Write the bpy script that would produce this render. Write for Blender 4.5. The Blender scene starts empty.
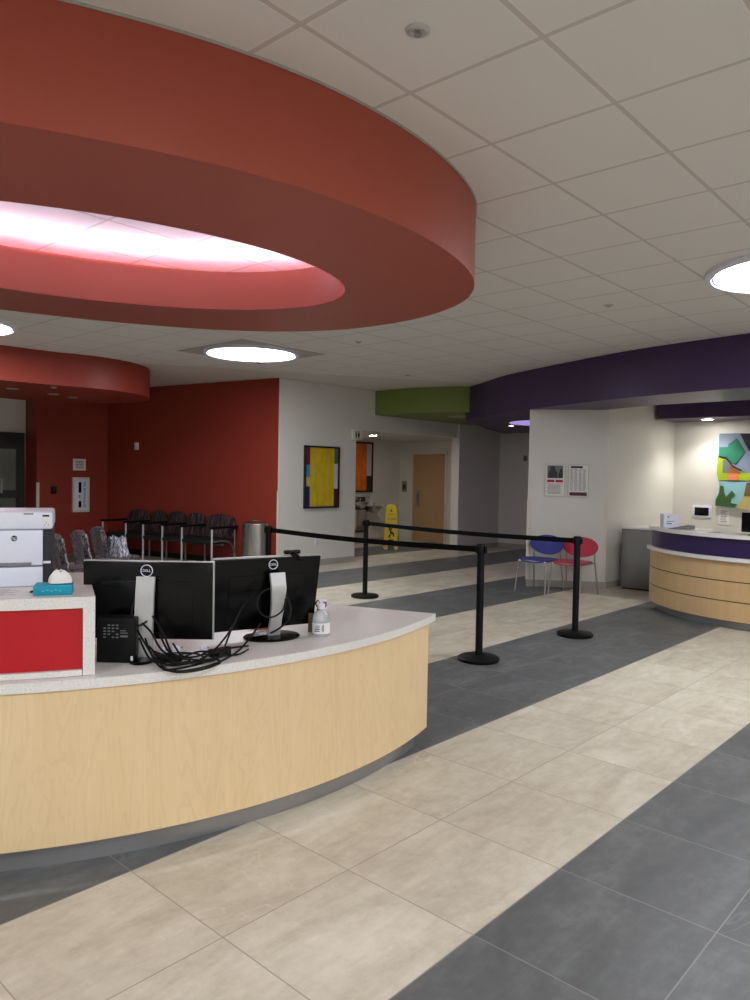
import bpy, bmesh, math, random
from mathutils import Vector, Matrix
random.seed(7)
C = bpy.context.scene.collection
PI = math.pi
rad = math.radians
CEIL = 3.163

# ------------------------------------------------------------------ materials
def lin(c):
    return tuple(((v/255.)/12.92 if v/255. <= .04045 else ((v/255.+.055)/1.055)**2.4) for v in c)
class NT:
    def __init__(s, name):
        s.m = bpy.data.materials.new(name); s.m.use_nodes = True
        s.t = s.m.node_tree; s.n = s.t.nodes; s.b = s.n['Principled BSDF']
    def node(s, kind, **kw):
        x = s.n.new(kind)
        for k, v in kw.items(): setattr(x, k, v)
        return x
    def set(s, sock, v):
        if isinstance(v, bpy.types.NodeSocket): s.t.links.new(v, sock)
        else: sock.default_value = v
    def math(s, op, a, b=0., c=None):
        x = s.node('ShaderNodeMath', operation=op); s.set(x.inputs[0], a); s.set(x.inputs[1], b)
        if c is not None: s.set(x.inputs[2], c)
        return x.outputs[0]
    def mix(s, f, a, b):
        x = s.node('ShaderNodeMix', data_type='RGBA'); s.set(x.inputs[0], f)
        s.set(x.inputs[6], a if isinstance(a, bpy.types.NodeSocket) else (*a, 1)); s.set(x.inputs[7], b if isinstance(b, bpy.types.NodeSocket) else (*b, 1))
        return x.outputs[2]
    def obj(s):
        return s.node('ShaderNodeTexCoord').outputs['Object']
    def mapping(s, v, scale=(1,1,1), rot=(0,0,0), loc=(0,0,0)):
        x = s.node('ShaderNodeMapping'); s.set(x.inputs[0], v); x.inputs['Scale'].default_value = scale
        x.inputs['Rotation'].default_value = rot; x.inputs['Location'].default_value = loc
        return x.outputs[0]
    def noise(s, v, scale=5, detail=3, rough=.5, dist=0., out='Fac'):
        x = s.node('ShaderNodeTexNoise'); s.set(x.inputs['Vector'], v); x.inputs['Scale'].default_value = scale
        x.inputs['Detail'].default_value = detail; x.inputs['Roughness'].default_value = rough; x.inputs['Distortion'].default_value = dist
        return x.outputs[out]
    def ramp(s, f, stops):
        x = s.node('ShaderNodeValToRGB'); s.set(x.inputs[0], f); e = x.color_ramp.elements
        while len(e) < len(stops): e.new(.5)
        for q, (p, c) in zip(e, stops): q.position = p; q.color = (*c, 1)
        return x.outputs[0]
    def bump(s, h, strength=.2, dist=.01):
        x = s.node('ShaderNodeBump'); s.set(x.inputs['Height'], h); x.inputs['Strength'].default_value = strength
        x.inputs['Distance'].default_value = dist; s.t.links.new(x.outputs[0], s.b.inputs['Normal'])
    def base(s, c, rough=.5, metal=0., spec=None):
        s.set(s.b.inputs['Base Color'], c if isinstance(c, bpy.types.NodeSocket) else (*c, 1))
        s.set(s.b.inputs['Roughness'], rough); s.set(s.b.inputs['Metallic'], metal)
        if spec is not None: s.b.inputs['Specular IOR Level'].default_value = spec

def paint(name, rgb, rough=.5, var=.06, scale=6, metal=0., spec=.5, bump=0.):
    n = NT(name); c = lin(rgb); o = n.obj()
    f = n.noise(o, scale, 4)
    n.base(n.mix(f, tuple(v*(1-var) for v in c), tuple(min(1, v*(1+var)) for v in c)), rough, metal, spec)
    if bump: n.bump(n.noise(o, 220, 2), bump, .002)
    return n.m
def emit(name, rgb, strength):
    n = NT(name); n.base(lin(rgb), .6); n.b.inputs['Emission Color'].default_value = (*lin(rgb), 1)
    n.b.inputs['Emission Strength'].default_value = strength
    return n.m
M = {}
M['white_wall'] = paint('wall_white', (222,219,212), .45, .03, 1.5, bump=.08)
M['red_wall'] = paint('wall_red', (146,52,38), .5, .04, 1.5, bump=.08)
M['red_ring'] = paint('ring_red', (166,74,56), .42, .03, 1.2, bump=.05)
M['purple'] = paint('bulkhead_purple', (66,46,86), .42, .04, 1.5)
M['green'] = paint('bulkhead_green', (112,128,56), .5, .04, 1.5)
M['drywall'] = paint('ceiling_paint', (214,208,200), .8, .03, 2)
M['base_grey'] = paint('rubber_base', (170,166,156), .6, .05, 4)
M['corner'] = paint('corner_guard', (222,214,200), .4, .02, 4)
M['black'] = paint('black_plastic', (9,9,10), .45, .1, 20, spec=.25)
M['gloss_black'] = paint('gloss_black', (5,5,6), .25, .1, 10, spec=.25)
M['dark'] = paint('dark_frame', (28,25,24), .5, .1, 10)
M['belt'] = paint('belt_webbing', (7,7,8), .8, .2, 60, spec=.15)
M['silver'] = paint('silver_plastic', (190,190,190), .35, .03, 20, metal=.25)
M['steel'] = paint('grey_metal', (168,166,164), .35, .05, 15, metal=.8)
M['white_plastic'] = paint('white_plastic', (228,231,246), .35, .02, 10)
M['white'] = paint('white_paper', (238,236,232), .7, .02, 30)
M['cream'] = paint('cream_plastic', (226,222,204), .5, .03, 20)
M['grey'] = paint('grey_laminate', (128,127,124), .5, .04, 5)
M['red_panel'] = paint('crimson_panel', (186,8,26), .35, .03, 3)
M['purple_panel'] = paint('dark_purple_panel', (46,30,78), .35, .05, 3)
M['blue_seat'] = paint('blue_plastic', (52,60,140), .4, .04, 10)
M['red_seat'] = paint('raspberry_plastic', (188,48,74), .4, .04, 10)
M['yellow'] = paint('yellow_plastic', (226,196,20), .45, .04, 10)
M['teal'] = paint('teal_card', (0,150,178), .5, .05, 20)
M['ink'] = paint('dark_ink', (40,40,46), .7, .1, 20)
M['ink_grey'] = paint('grey_ink', (130,128,134), .7, .1, 20)
M['ink_red'] = paint('red_ink', (170,40,50), .7, .1, 20)
M['wrap'] = paint('plastic_film', (196,198,212), .15, .2, 30)
M['brown'] = paint('brown_card', (92,72,54), .6, .1, 20)
M['cover_teal'] = paint('seat_vinyl', (24,28,32), .5, .1, 20)
M['orange_door'] = paint('orange_panel', (176,96,36), .6, .1, 3)
M['pale_green'] = paint('pale_green_wall', (150,160,130), .7, .05, 3)
M['kick'] = paint('brushed_kick', (158,158,160), .34, .2, 3, metal=.65)
M['light'] = emit('lamp_lens', (245,249,255), 17.)
M['down_strong'] = emit('downlight_lens_bright', (255,248,238), 60.)
M['down_alcove'] = emit('alcove_lens', (255,248,238), 150.)
M['down'] = emit('downlight_lens', (255,244,228), 8.)
M['down_off'] = paint('downlight_frosted', (150,140,128), .4, .05, 20)
M['cove'] = emit('cove_tube', (240,225,255), 32.)
M['violet'] = emit('violet_glow', (200,172,255), .4)  # glow put into the material for the violet light of the soffit opening

def wood(name, c1, c2, rough=.35, sc=1.):
    n = NT(name); o = n.obj()
    w = n.noise(n.mapping(o, (5*sc, 5*sc, .7*sc)), 1.5, 3, .5, 1.2)
    fine = n.noise(n.mapping(o, (160*sc, 160*sc, 3*sc)), 1., 3, .6)
    g = n.noise(n.mapping(o, (11*sc, 11*sc, .6*sc)), 1., 3, .6, .6)
    rings = n.math('FRACT', n.math('MULTIPLY', w, 9.))
    r2 = n.math('ABSOLUTE', n.math('SUBTRACT', rings, .5))
    line = n.math('MULTIPLY', n.math('SMOOTH_MIN', n.math('MULTIPLY', r2, 5.), 1., .1), 1.)
    a = n.mix(g, lin(c1), lin(c2))
    b = n.mix(n.math('MULTIPLY', n.math('SUBTRACT', 1., line), .2), a, tuple(v*.72 for v in lin(c2)))
    c = n.mix(n.math('MULTIPLY', fine, .28), b, tuple(v*.82 for v in lin(c2)))
    n.base(c, rough); n.bump(fine, .05, .002)
    return n.m
M['wood'] = wood('maple_laminate', (240,214,172), (230,200,152))
M['wood2'] = wood('maple_desk', (216,184,140), (198,164,116))
M['door_wood'] = wood('door_veneer', (200,164,122), (188,150,108), .45)

def quartz():
    n = NT('speckled_solid_surface'); o = n.obj()
    f = n.noise(o, 140, 3, .7)
    c = n.ramp(f, [(.3, lin((216,211,206))), (.5, lin((229,226,222))), (.7, lin((238,236,233)))])
    n.base(c, .28); return n.m
M['quartz'] = quartz()

def floor_mat():
    n = NT('stone_floor_tile'); o = n.obj()
    s = n.node('ShaderNodeSeparateXYZ'); n.set(s.inputs[0], o)
    ux = n.math('DIVIDE', n.math('SUBTRACT', s.outputs[0], 2.116), .61)
    uy = n.math('DIVIDE', n.math('SUBTRACT', s.outputs[1], 1.437), .61)
    cx = n.math('FLOOR', ux); cy = n.math('FLOOR', uy)
    band = n.math('LESS_THAN', n.math('FLOORED_MODULO', cy, 4.), 1.5)
    cv = n.node('ShaderNodeCombineXYZ'); n.set(cv.inputs[0], cx); n.set(cv.inputs[1], cy)
    wn = n.node('ShaderNodeTexWhiteNoise'); n.set(wn.inputs['Vector'], cv.outputs[0])
    off = n.node('ShaderNodeVectorMath', operation='MULTIPLY_ADD'); n.set(off.inputs[0], wn.outputs['Color'])
    off.inputs[1].default_value = (31, 17, 9); n.set(off.inputs[2], o)
    v = off.outputs[0]
    big = n.noise(n.mapping(v, (1.4, 3.2, 1)), 1.1, 5, .6, .8)
    strk = n.noise(n.mapping(v, (3, 13, 1), rot=(0, 0, .25)), 1.3, 5, .65, .6)
    fine = n.noise(v, 90, 2, .6)
    vn = n.noise(n.mapping(v, (1, 1, 1), rot=(0, 0, .7)), 1.6, 3, .55, .9)
    vein = n.math('SUBTRACT', 1., n.math('MINIMUM', n.math('MULTIPLY', n.math('ABSOLUTE', n.math('SUBTRACT', vn, .5)), 150.), 1.))
    vmask = n.math('MULTIPLY', n.math('GREATER_THAN', wn.outputs['Value'], .62), n.noise(v, 2.2, 2))
    vein = n.math('MULTIPLY', vein, vmask)
    bb = n.ramp(n.math('ADD', n.math('MULTIPLY', big, .5), n.math('ADD', n.math('MULTIPLY', strk, .22), n.math('MULTIPLY', n.noise(v, 14, 6, .7), .28))),
                [(.34, lin((178,167,148))), (.5, lin((204,195,176))), (.66, lin((224,217,202)))])
    dd = n.ramp(n.math('ADD', n.math('MULTIPLY', big, .5), n.math('ADD', n.math('MULTIPLY', strk, .22), n.math('MULTIPLY', n.noise(v, 14, 6, .7), .28))),
                [(.34, lin((74,76,77))), (.5, lin((91,93,94))), (.66, lin((116,119,120)))])
    bb = n.mix(n.math('MULTIPLY', n.math('SUBTRACT', wn.outputs['Value'], .5), .22), bb, lin((150,128,100)))
    bb = n.mix(n.math('MULTIPLY', vein, .55), bb, lin((232,226,214)))
    dd = n.mix(n.math('MULTIPLY', vein, .3), dd, lin((170,172,172)))
    col = n.mix(band, dd, bb)
    col = n.mix(n.math('MULTIPLY', fine, .12), col, (.28, .27, .25))
    ex = n.math('MINIMUM', n.math('FRACT', ux), n.math('SUBTRACT', 1., n.math('FRACT', ux)))
    ey = n.math('MINIMUM', n.math('FRACT', uy), n.math('SUBTRACT', 1., n.math('FRACT', uy)))
    e = n.math('MINIMUM', ex, ey)
    gr = n.math('LESS_THAN', e, .0045)
    gcol = n.mix(band, lin((136,136,134)), lin((150,140,124)))
    col = n.mix(n.math('MULTIPLY', gr, .8), col, gcol)
    rg = n.math('ADD', .4, n.math('MULTIPLY', fine, .16))
    n.base(col, rg, 0., .45)
    n.bump(n.math('ADD', n.math('MULTIPLY', gr, -1.), n.math('MULTIPLY', strk, .15)), .18, .003)
    return n.m
M['floor'] = floor_mat()

def ceil_mat():
    n = NT('acoustic_ceiling_tile'); o = n.obj()
    v = n.mapping(o, (1,1,1), rot=(0,0,-rad(.91)))
    s = n.node('ShaderNodeSeparateXYZ'); n.set(s.inputs[0], v)
    th = rad(.91); X0 = 2.385*math.cos(th)+1.408*math.sin(th); Y0 = -2.385*math.sin(th)+1.408*math.cos(th)
    ux = n.math('DIVIDE', n.math('SUBTRACT', s.outputs[0], X0), .61); uy = n.math('DIVIDE', n.math('SUBTRACT', s.outputs[1], Y0), .61)
    ex = n.math('ABSOLUTE', n.math('SUBTRACT', n.math('FRACT', n.math('ADD', ux, .5)), .5))
    ey = n.math('ABSOLUTE', n.math('SUBTRACT', n.math('FRACT', n.math('ADD', uy, .5)), .5))
    e = n.math('MINIMUM', ex, ey)
    bar = n.math('LESS_THAN', e, .019)
    lip = n.math('LESS_THAN', e, .028)
    sp = n.noise(o, 160, 3, .7)
    tile = n.mix(sp, lin((222,218,214)), lin((232,228,224)))
    c = n.mix(n.math('MULTIPLY', lip, .35), tile, lin((240,236,232)))
    c = n.mix(bar, c, lin((204,195,190)))  # bars darker than tiles: shadow of their recess put into the colour
    n.base(c, .85)
    n.bump(n.math('MINIMUM', n.math('MULTIPLY', e, 30.), 1.), .2, .008)
    return n.m
M['ceil'] = ceil_mat()

def glass():
    n = NT('clear_glass'); n.base((.85,.9,.88), .05); n.b.inputs['Transmission Weight'].default_value = .95
    n.b.inputs['IOR'].default_value = 1.3
    return n.m
M['glass'] = glass()
def film():
    n = NT('clear_bottle'); n.base((.9,.93,.95), .12); n.b.inputs['Transmission Weight'].default_value = .6
    return n.m
M['bottle'] = film()
def brushed():
    n = NT('brushed_steel'); o = n.obj()
    f = n.noise(n.mapping(o, (1,1,60)), 3, 3)
    n.base(n.mix(f, lin((170,168,166)), lin((214,212,210))), .27, 1.)
    return n.m
M['brushed'] = brushed()
def stripe_fabric():
    n = NT('striped_upholstery'); o = n.obj()
    v = n.mapping(o, (1,1,1))
    w = n.noise(n.mapping(v, (22,1,1.5)), 1.5, 2, .5)
    f = n.noise(v, 60, 3)
    c = n.ramp(w, [(.38, lin((20,16,20))), (.49, lin((40,26,32))), (.54, lin((116,84,84))), (.6, lin((24,18,24)))])
    n.base(n.mix(n.math('MULTIPLY', f, .4), c, lin((30,26,30))), .9)
    return n.m
M['fabric'] = stripe_fabric()
def pattern_fabric():
    n = NT('squiggle_upholstery'); o = n.obj()
    f = n.noise(o, 15, 2, .5, 3.)
    c = n.ramp(f, [(.4, lin((14,10,16))), (.49, lin((44,28,38))), (.53, lin((170,156,164))), (.57, lin((26,16,24)))])
    n.base(c, .35)
    return n.m
M['pattern'] = pattern_fabric()
def film_wrap():
    n = NT('crinkled_film'); o = n.obj()
    f = n.noise(n.mapping(o, (1,1,.35)), 26, 4, .6, 1.5)
    c = n.ramp(f, [(.34, lin((70,66,82))), (.5, lin((160,160,172))), (.64, lin((232,232,240)))])
    n.base(c, .2); n.bump(f, .8, .02)
    return n.m
M['wrap'] = film_wrap()
def yellow_paint():
    n = NT('yellow_canvas'); o = n.obj()
    f = n.noise(n.mapping(o, (6,1,2)), 2, 5, .7, .5)
    n.base(n.ramp(f, [(.25, lin((176,150,22))), (.5, lin((208,178,28))), (.75, lin((220,190,40)))]), .6)
    return n.m
M['canvas_y'] = yellow_paint()
def orange_paint():
    n = NT('orange_canvas'); o = n.obj()
    f = n.noise(n.mapping(o, (6,1,2)), 2, 5, .7, .5)
    n.base(n.ramp(f, [(.3, lin((190,84,16))), (.5, lin((226,108,18))), (.7, lin((238,136,40)))]), .6)
    return n.m
M['canvas_o'] = orange_paint()
def flat(name, rgb, rough=.6): 
    if name not in M: M[name] = paint(name, rgb, rough, .08, 12)
    return M[name]

# ------------------------------------------------------------------ mesh helpers
class B:
    """collects shapes in one bmesh and links them as one object"""
    def __init__(s): s.bm = bmesh.new()
    def box(s, lo, hi, bev=0., mat=None):
        t = bmesh.new(); bmesh.ops.create_cube(t, size=1.)
        c = [(a+b)/2 for a, b in zip(lo, hi)]; d = [abs(b-a) for a, b in zip(lo, hi)]
        for v in t.verts: v.co = Vector((v.co.x*d[0]+c[0], v.co.y*d[1]+c[1], v.co.z*d[2]+c[2]))
        if bev: bmesh.ops.bevel(t, geom=t.edges[:], offset=bev, segments=2, affect='EDGES', profile=.5)
        return s._add(t, mat)
    def cyl(s, c, r, z0, z1, r2=None, seg=32, bev=0., mat=None):
        return s.lathe([(0, z0), (r, z0), (r if r2 is None else r2, z1), (0, z1)], c, seg, mat)
    def lathe(s, prof, c=(0,0), seg=32, mat=None, sx=1., sy=1.):
        t = bmesh.new(); rings = []
        for r, z in prof:
            if r < 1e-6: rings.append([t.verts.new((c[0], c[1], z))])
            else: rings.append([t.verts.new((c[0]+sx*r*math.cos(2*PI*k/seg), c[1]+sy*r*math.sin(2*PI*k/seg), z)) for k in range(seg)])
        for a, b in zip(rings[:-1], rings[1:]):
            for k in range(seg):
                k2 = (k+1) % seg
                if len(a) == 1 and len(b) == 1: continue
                if len(a) == 1: t.faces.new((a[0], b[k2], b[k]))
                elif len(b) == 1: t.faces.new((a[k], a[k2], b[0]))
                else: t.faces.new((a[k], a[k2], b[k2], b[k]))
        return s._add(t, mat)
    def tube(s, pts, r, seg=10, mat=None, closed=False, radii=None):
        pts = [Vector(p) for p in pts]; t = bmesh.new(); n = len(pts); rings = []
        up = Vector((0,0,1))
        prev = None
        for i, p in enumerate(pts):
            if closed: d = pts[(i+1) % n]-pts[i-1]
            else: d = pts[min(i+1, n-1)]-pts[max(i-1, 0)]
            d.normalize()
            if prev is None:
                a = d.cross(up if abs(d.z) < .95 else Vector((1,0,0))).normalized()
            else:
                a = (prev-d*prev.dot(d)).normalized()
            prev = a; b = d.cross(a); rr = radii[i] if radii else r
            rings.append([t.verts.new(p+a*rr*math.cos(2*PI*k/seg)+b*rr*math.sin(2*PI*k/seg)) for k in range(seg)])
        for i in range(n if closed else n-1):
            A = rings[i]; Bq = rings[(i+1) % n]
            for k in range(seg): t.faces.new((A[k], A[(k+1) % seg], Bq[(k+1) % seg], Bq[k]))
        if not closed:
            t.faces.new(rings[0][::-1]); t.faces.new(rings[-1])
        return s._add(t, mat)
    def prism(s, poly, z0, z1, mat=None, hole=None, bev=0.):
        t = bmesh.new()
        if hole is None:
            a = [t.verts.new((x, y, z0)) for x, y in poly]; b = [t.verts.new((x, y, z1)) for x, y in poly]
            t.faces.new(a[::-1]); t.faces.new(b)
            n = len(poly)
            for i in range(n): t.faces.new((a[i], a[(i+1) % n], b[(i+1) % n], b[i]))
        else:
            n = len(poly)
            L = [[t.verts.new((x, y, z)) for x, y in q] for q, z in ((poly, z0), (hole, z0), (hole, z1), (poly, z1))]
            for u in range(4):
                A, Bq = L[u], L[(u+1) % 4]
                for i in range(n): t.faces.new((A[i], A[(i+1) % n], Bq[(i+1) % n], Bq[i]))
        if bev: bmesh.ops.bevel(t, geom=[e for e in t.edges if len(e.link_faces) == 2 and e.calc_face_angle(0) > .6], offset=bev, segments=2, affect='EDGES')
        return s._add(t, mat)
    def arcwall(s, c, r0, r1, a0, a1, z0, z1, n=64, mat=None, bev=0.):
        poly = [(c[0]+r1*math.cos(a0+(a1-a0)*k/n), c[1]+r1*math.sin(a0+(a1-a0)*k/n)) for k in range(n+1)]
        poly += [(c[0]+r0*math.cos(a1+(a0-a1)*k/n), c[1]+r0*math.sin(a1+(a0-a1)*k/n)) for k in range(n+1)]
        return s.prism(poly, z0, z1, mat, bev=bev)
    def sheet(s, fn, nu, nv, th=0., mat=None):
        t = bmesh.new(); g = [[t.verts.new(fn(i/nu, j/nv)) for j in range(nv+1)] for i in range(nu+1)]
        for i in range(nu):
            for j in range(nv): t.faces.new((g[i][j], g[i+1][j], g[i+1][j+1], g[i][j+1]))
        if th: bmesh.ops.recalc_face_normals(t, faces=t.faces[:]); bmesh.ops.solidify(t, geom=t.faces[:], thickness=th)
        return s._add(t, mat)
    def xf(s, mtx):
        bmesh.ops.transform(s.bm, matrix=mtx, verts=s.bm.verts[:]); return s
    def _add(s, t, mat):
        bmesh.ops.recalc_face_normals(t, faces=t.faces[:])
        me = bpy.data.meshes.new('tmp'); t.to_mesh(me); t.free(); s.bm.from_mesh(me); bpy.data.meshes.remove(me)
        return s
    def build(s, name, mat, parent=None, smooth=True, sub=0):
        me = bpy.data.meshes.new(name); s.bm.to_mesh(me); s.bm.free()
        me.materials.append(mat)
        if smooth:
            for p in me.polygons: p.use_smooth = True
            try: me.set_sharp_from_angle(angle=rad(38))
            except Exception: pass
        o = bpy.data.objects.new(name, me); C.objects.link(o)
        if sub:
            md = o.modifiers.new('s', 'SUBSURF'); md.levels = md.render_levels = sub
        if parent: o.parent = parent
        return o
def tag(o, label, cat, group=None, kind=None):
    o['label'] = label; o['category'] = cat
    if group: o['group'] = group
    if kind: o['kind'] = kind
    return o
def empty(name, loc, rz, label, cat, group=None):
    o = bpy.data.objects.new(name, None); C.objects.link(o); o.location = loc; o.rotation_euler = (0,0,rz); o.empty_display_size = .1
    return tag(o, label, cat, group)
def struct(name, b, m):
    o = b.build(name, m); o['kind'] = 'structure'; return o
def copy_tree(o, parent=None):
    c = o.copy(); C.objects.link(c); c.parent = parent
    for ch in list(o.children): copy_tree(ch, c)
    return c
def text_mesh(name, body, size, mat, parent, mtx, ext=.001, sx=1.):
    cu = bpy.data.curves.new(name, 'FONT'); cu.body = body; cu.size = size; cu.extrude = ext; cu.align_x = 'CENTER'; cu.align_y = 'CENTER'
    t = bpy.data.objects.new('tmp', cu); C.objects.link(t)
    dg = bpy.context.evaluated_depsgraph_get()
    me = bpy.data.meshes.new_from_object(t.evaluated_get(dg))
    bpy.data.objects.remove(t)
    me.transform(mtx @ Matrix.Diagonal((sx, 1, 1, 1))); me.materials.clear(); me.materials.append(mat); me.name = name
    o = bpy.data.objects.new(name, me); C.objects.link(o); o.parent = parent
    return o
UP = Matrix.Rotation(PI/2, 4, 'X')        # text drawn in the xz plane, read from -y
def T(x, y, z): return Matrix.Translation((x, y, z))
def spline(pts, n=8, closed=False):
    pts = [Vector(p) for p in pts]; N = len(pts); out = []
    for i in range(N if closed else N-1):
        g = (lambda k: pts[k % N]) if closed else (lambda k: pts[max(0, min(N-1, k))])
        p0, p1, p2, p3 = g(i-1), g(i), g(i+1), g(i+2)
        for k in range(n):
            t = k/n
            out.append(.5*((2*p1)+(-p0+p2)*t+(2*p0-5*p1+4*p2-p3)*t*t+(-p0+3*p1-3*p2+p3)*t**3))
    if not closed: out.append(pts[-1])
    return out

# ------------------------------------------------------------------ camera
H = 1.5885
yaw, pitch, roll = rad(42.46), rad(1.90), rad(1.03)
Fv = Vector((math.cos(yaw)*math.cos(pitch), math.sin(yaw)*math.cos(pitch), -math.sin(pitch)))
Rv = Vector((math.sin(yaw), -math.cos(yaw), 0)); Uv = Rv.cross(Fv)
R2 = math.cos(roll)*Rv+math.sin(roll)*Uv; U2 = -math.sin(roll)*Rv+math.cos(roll)*Uv
cam = bpy.data.objects.new('camera', bpy.data.cameras.new('camera')); C.objects.link(cam)
cam.matrix_world = Matrix(((R2.x, U2.x, -Fv.x, 0), (R2.y, U2.y, -Fv.y, 0), (R2.z, U2.z, -Fv.z, H), (0,0,0,1)))
cam.data.sensor_fit = 'VERTICAL'; cam.data.sensor_height = 36; cam.data.lens = 743.9/1000*36
cam.data.clip_start = .05; cam.data.clip_end = 100
sc = bpy.context.scene; sc.camera = cam
sc.view_settings.view_transform = 'Standard'; sc.view_settings.look = 'None'; sc.view_settings.gamma = 1
sc.view_settings.use_curve_mapping = False; sc.view_settings.exposure = .62
w = bpy.data.worlds.new('world'); sc.world = w; w.use_nodes = True
w.node_tree.nodes['Background'].inputs[0].default_value = (.5,.5,.5,1); w.node_tree.nodes['Background'].inputs[1].default_value = .15
sc.cycles.use_denoising = True; sc.cycles.max_bounces = 8; sc.cycles.diffuse_bounces = 5; sc.cycles.sample_clamp_indirect = 8

# ------------------------------------------------------------------ shell
struct('floor', B().box((-4, -5, -.05), (14.6, 15.6, 0)), M['floor'])
# tile ceiling ends along an oblique line, smooth drywall beyond it
struct('ceiling', B().prism([(-4,-5),(14.6,-5),(14.6,4.64),(10.29,7.31),(5.49,10.06),(-4,15.5)], CEIL, CEIL+.05), M['ceil'])
struct('ceiling_drywall', B().prism([(14.6,4.64),(14.6,15.6),(-4,15.6),(-4,15.5),(5.49,10.06),(10.29,7.31)], CEIL+.004, CEIL+.05), M['drywall'])
struct('wall_rear', B().box((-4, -5.1, 0), (14.6, -5, CEIL)), M['white_wall'])
struct('wall_left', B().box((-4.1, -5.1, 0), (-4, 15.6, CEIL)), M['white_wall'])
# white wall with the yellow painting, header over the alcove, stub to its right
struct('wall_back', B().box((8.0, 9.48, 0), (9.82, 9.62, CEIL)), M['white_wall'])
struct('wall_header', B().box((9.82, 9.48, 2.42), (12.93, 9.62, CEIL)), M['white_wall'])
struct('wall_stub', B().box((12.93, 9.42, 0), (14.6, 9.62, CEIL)), M['white_wall'])
struct('wall_far', B().box((14.5, 4.7, 0), (14.6, 9.42, CEIL)), M['white_wall'])
struct('wall_alcove_back', B().box((9.82, 11.95, 0), (14.05, 12.05, 2.5)), M['white_wall'])
struct('wall_alcove_left', B().box((9.72, 9.62, 0), (9.82, 12.05, 2.5)), M['white_wall'])
struct('ceiling_alcove', B().box((9.82, 9.62, 2.42), (14.05, 11.95, 2.5)), M['drywall'])
# wall with the door: jambs and lintel
DY0, DY1 = 10.55, 11.52
struct('wall_alcove_right', B().box((13.95, 9.62, 0), (14.05, DY0-.05, 2.5)).box((13.95, DY1+.05, 0), (14.05, 11.95, 2.5)).box((13.95, DY0-.05, 2.17), (14.05, DY1+.05, 2.5)), M['white_wall'])
# red walls
A = Vector((7.99, 9.5)); Bp = Vector((7.23, 13.75)); td = (Bp-A).normalized(); nd = Vector((td.y, -td.x))   # nd points away from the room
struct('wall_red', B().prism([A[:], Bp[:], (Bp+nd*.12)[:], (A+nd*.12+td*.13)[:]], 0, CEIL), M['red_wall'])
struct('wall_red_end', B().prism([(7.23,13.75),(7.33,13.87),(5.9,13.76),(5.9,14.1),(5.8,14.1),(5.8,13.62)], 0, CEIL), M['red_wall'])
struct('wall_entry', B().box((3.2, 14.1, 2.25), (5.9, 14.2, CEIL)).box((-4, 14.1, 0), (3.2, 14.2, CEIL)), M['white_wall'])
disc_v = True
struct('wall_outer', B().box((-4, 15.55, 0), (8, 15.6, CEIL)), M['pale_green'])
struct('wall_vestibule', B().box((4.85, 14.8, 0), (5.05, 14.9, 2.6)).box((4.95, 14.8, 0), (5.05, 15.55, 2.6)), M['orange_door'])
# column with diagonal face and the wall of the nook
struct('wall_column', B().prism([(9.56,5.71),(10.2,4.79),(12.4,4.67),(12.4,5.3),(10.7,6.2)], 0, CEIL), M['white_wall'])
struct('wall_nook', B().box((12.4, -5, 0), (12.5, 4.67, CEIL)), M['white_wall'])
struct('wall_behind', B().box((12.4, 4.67, 0), (14.6, 4.77, CEIL)), M['white_wall'])
# bases
def wallstrip(name, p, q, side, h=.1, th=.012, z0=0, m='base_grey'):
    p = Vector(p); q = Vector(q); d = (q-p).normalized(); nn = Vector((d.y, -d.x))*side
    struct(name, B().prism([p[:], q[:], (q+nn*th)[:], (p+nn*th)[:]], z0, z0+h), M[m])
wallstrip('baseboard_back', (8.0, 9.478), (9.82, 9.478), 1)
wallstrip('baseboard_stub', (12.93, 9.418), (14.48, 9.418), 1)
wallstrip('baseboard_far', (14.498, 9.4), (14.498, 4.8), 1)
wallstrip('baseboard_column', (9.558, 5.708), (10.198, 4.788), 1)
wallstrip('baseboard_nook', (10.23, 4.784), (12.38, 4.668), 1)
wallstrip('baseboard_alcove', (9.84, 11.948), (13.94, 11.948), 1)
wallstrip('baseboard_red', (A-nd*.002)[:], (Bp-nd*.002)[:], -1, m='dark')
# corner guards
def guard(n, x, y, a, z=1.3, wd=.035):
    b = B().box((0, -.004, .1), (wd, 0, z)).box((-.004, 0, .1), (0, wd, z)).xf(T(x, y, 0) @ Matrix.Rotation(a, 4, 'Z'))
    struct('trim_%d' % n, b, M['corner'])
guard(1, 9.815, 9.476, PI/2-.0); guard(2, 7.985, 9.472, 0)
b = B().prism([(9.555,5.711),(9.578,5.679),(9.572,5.675),(9.545,5.711)], .1, 1.28)
struct('trim_3', b, M['corner'])
b = B().prism([(10.198,4.786),(10.178,4.816),(10.171,4.811),(10.194,4.778)], .1, 1.28)
struct('trim_4', b, M['corner'])
struct('trim_5', B().box((5.79, 13.6, .1), (5.84, 13.625, 1.35)), M['corner'])

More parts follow.
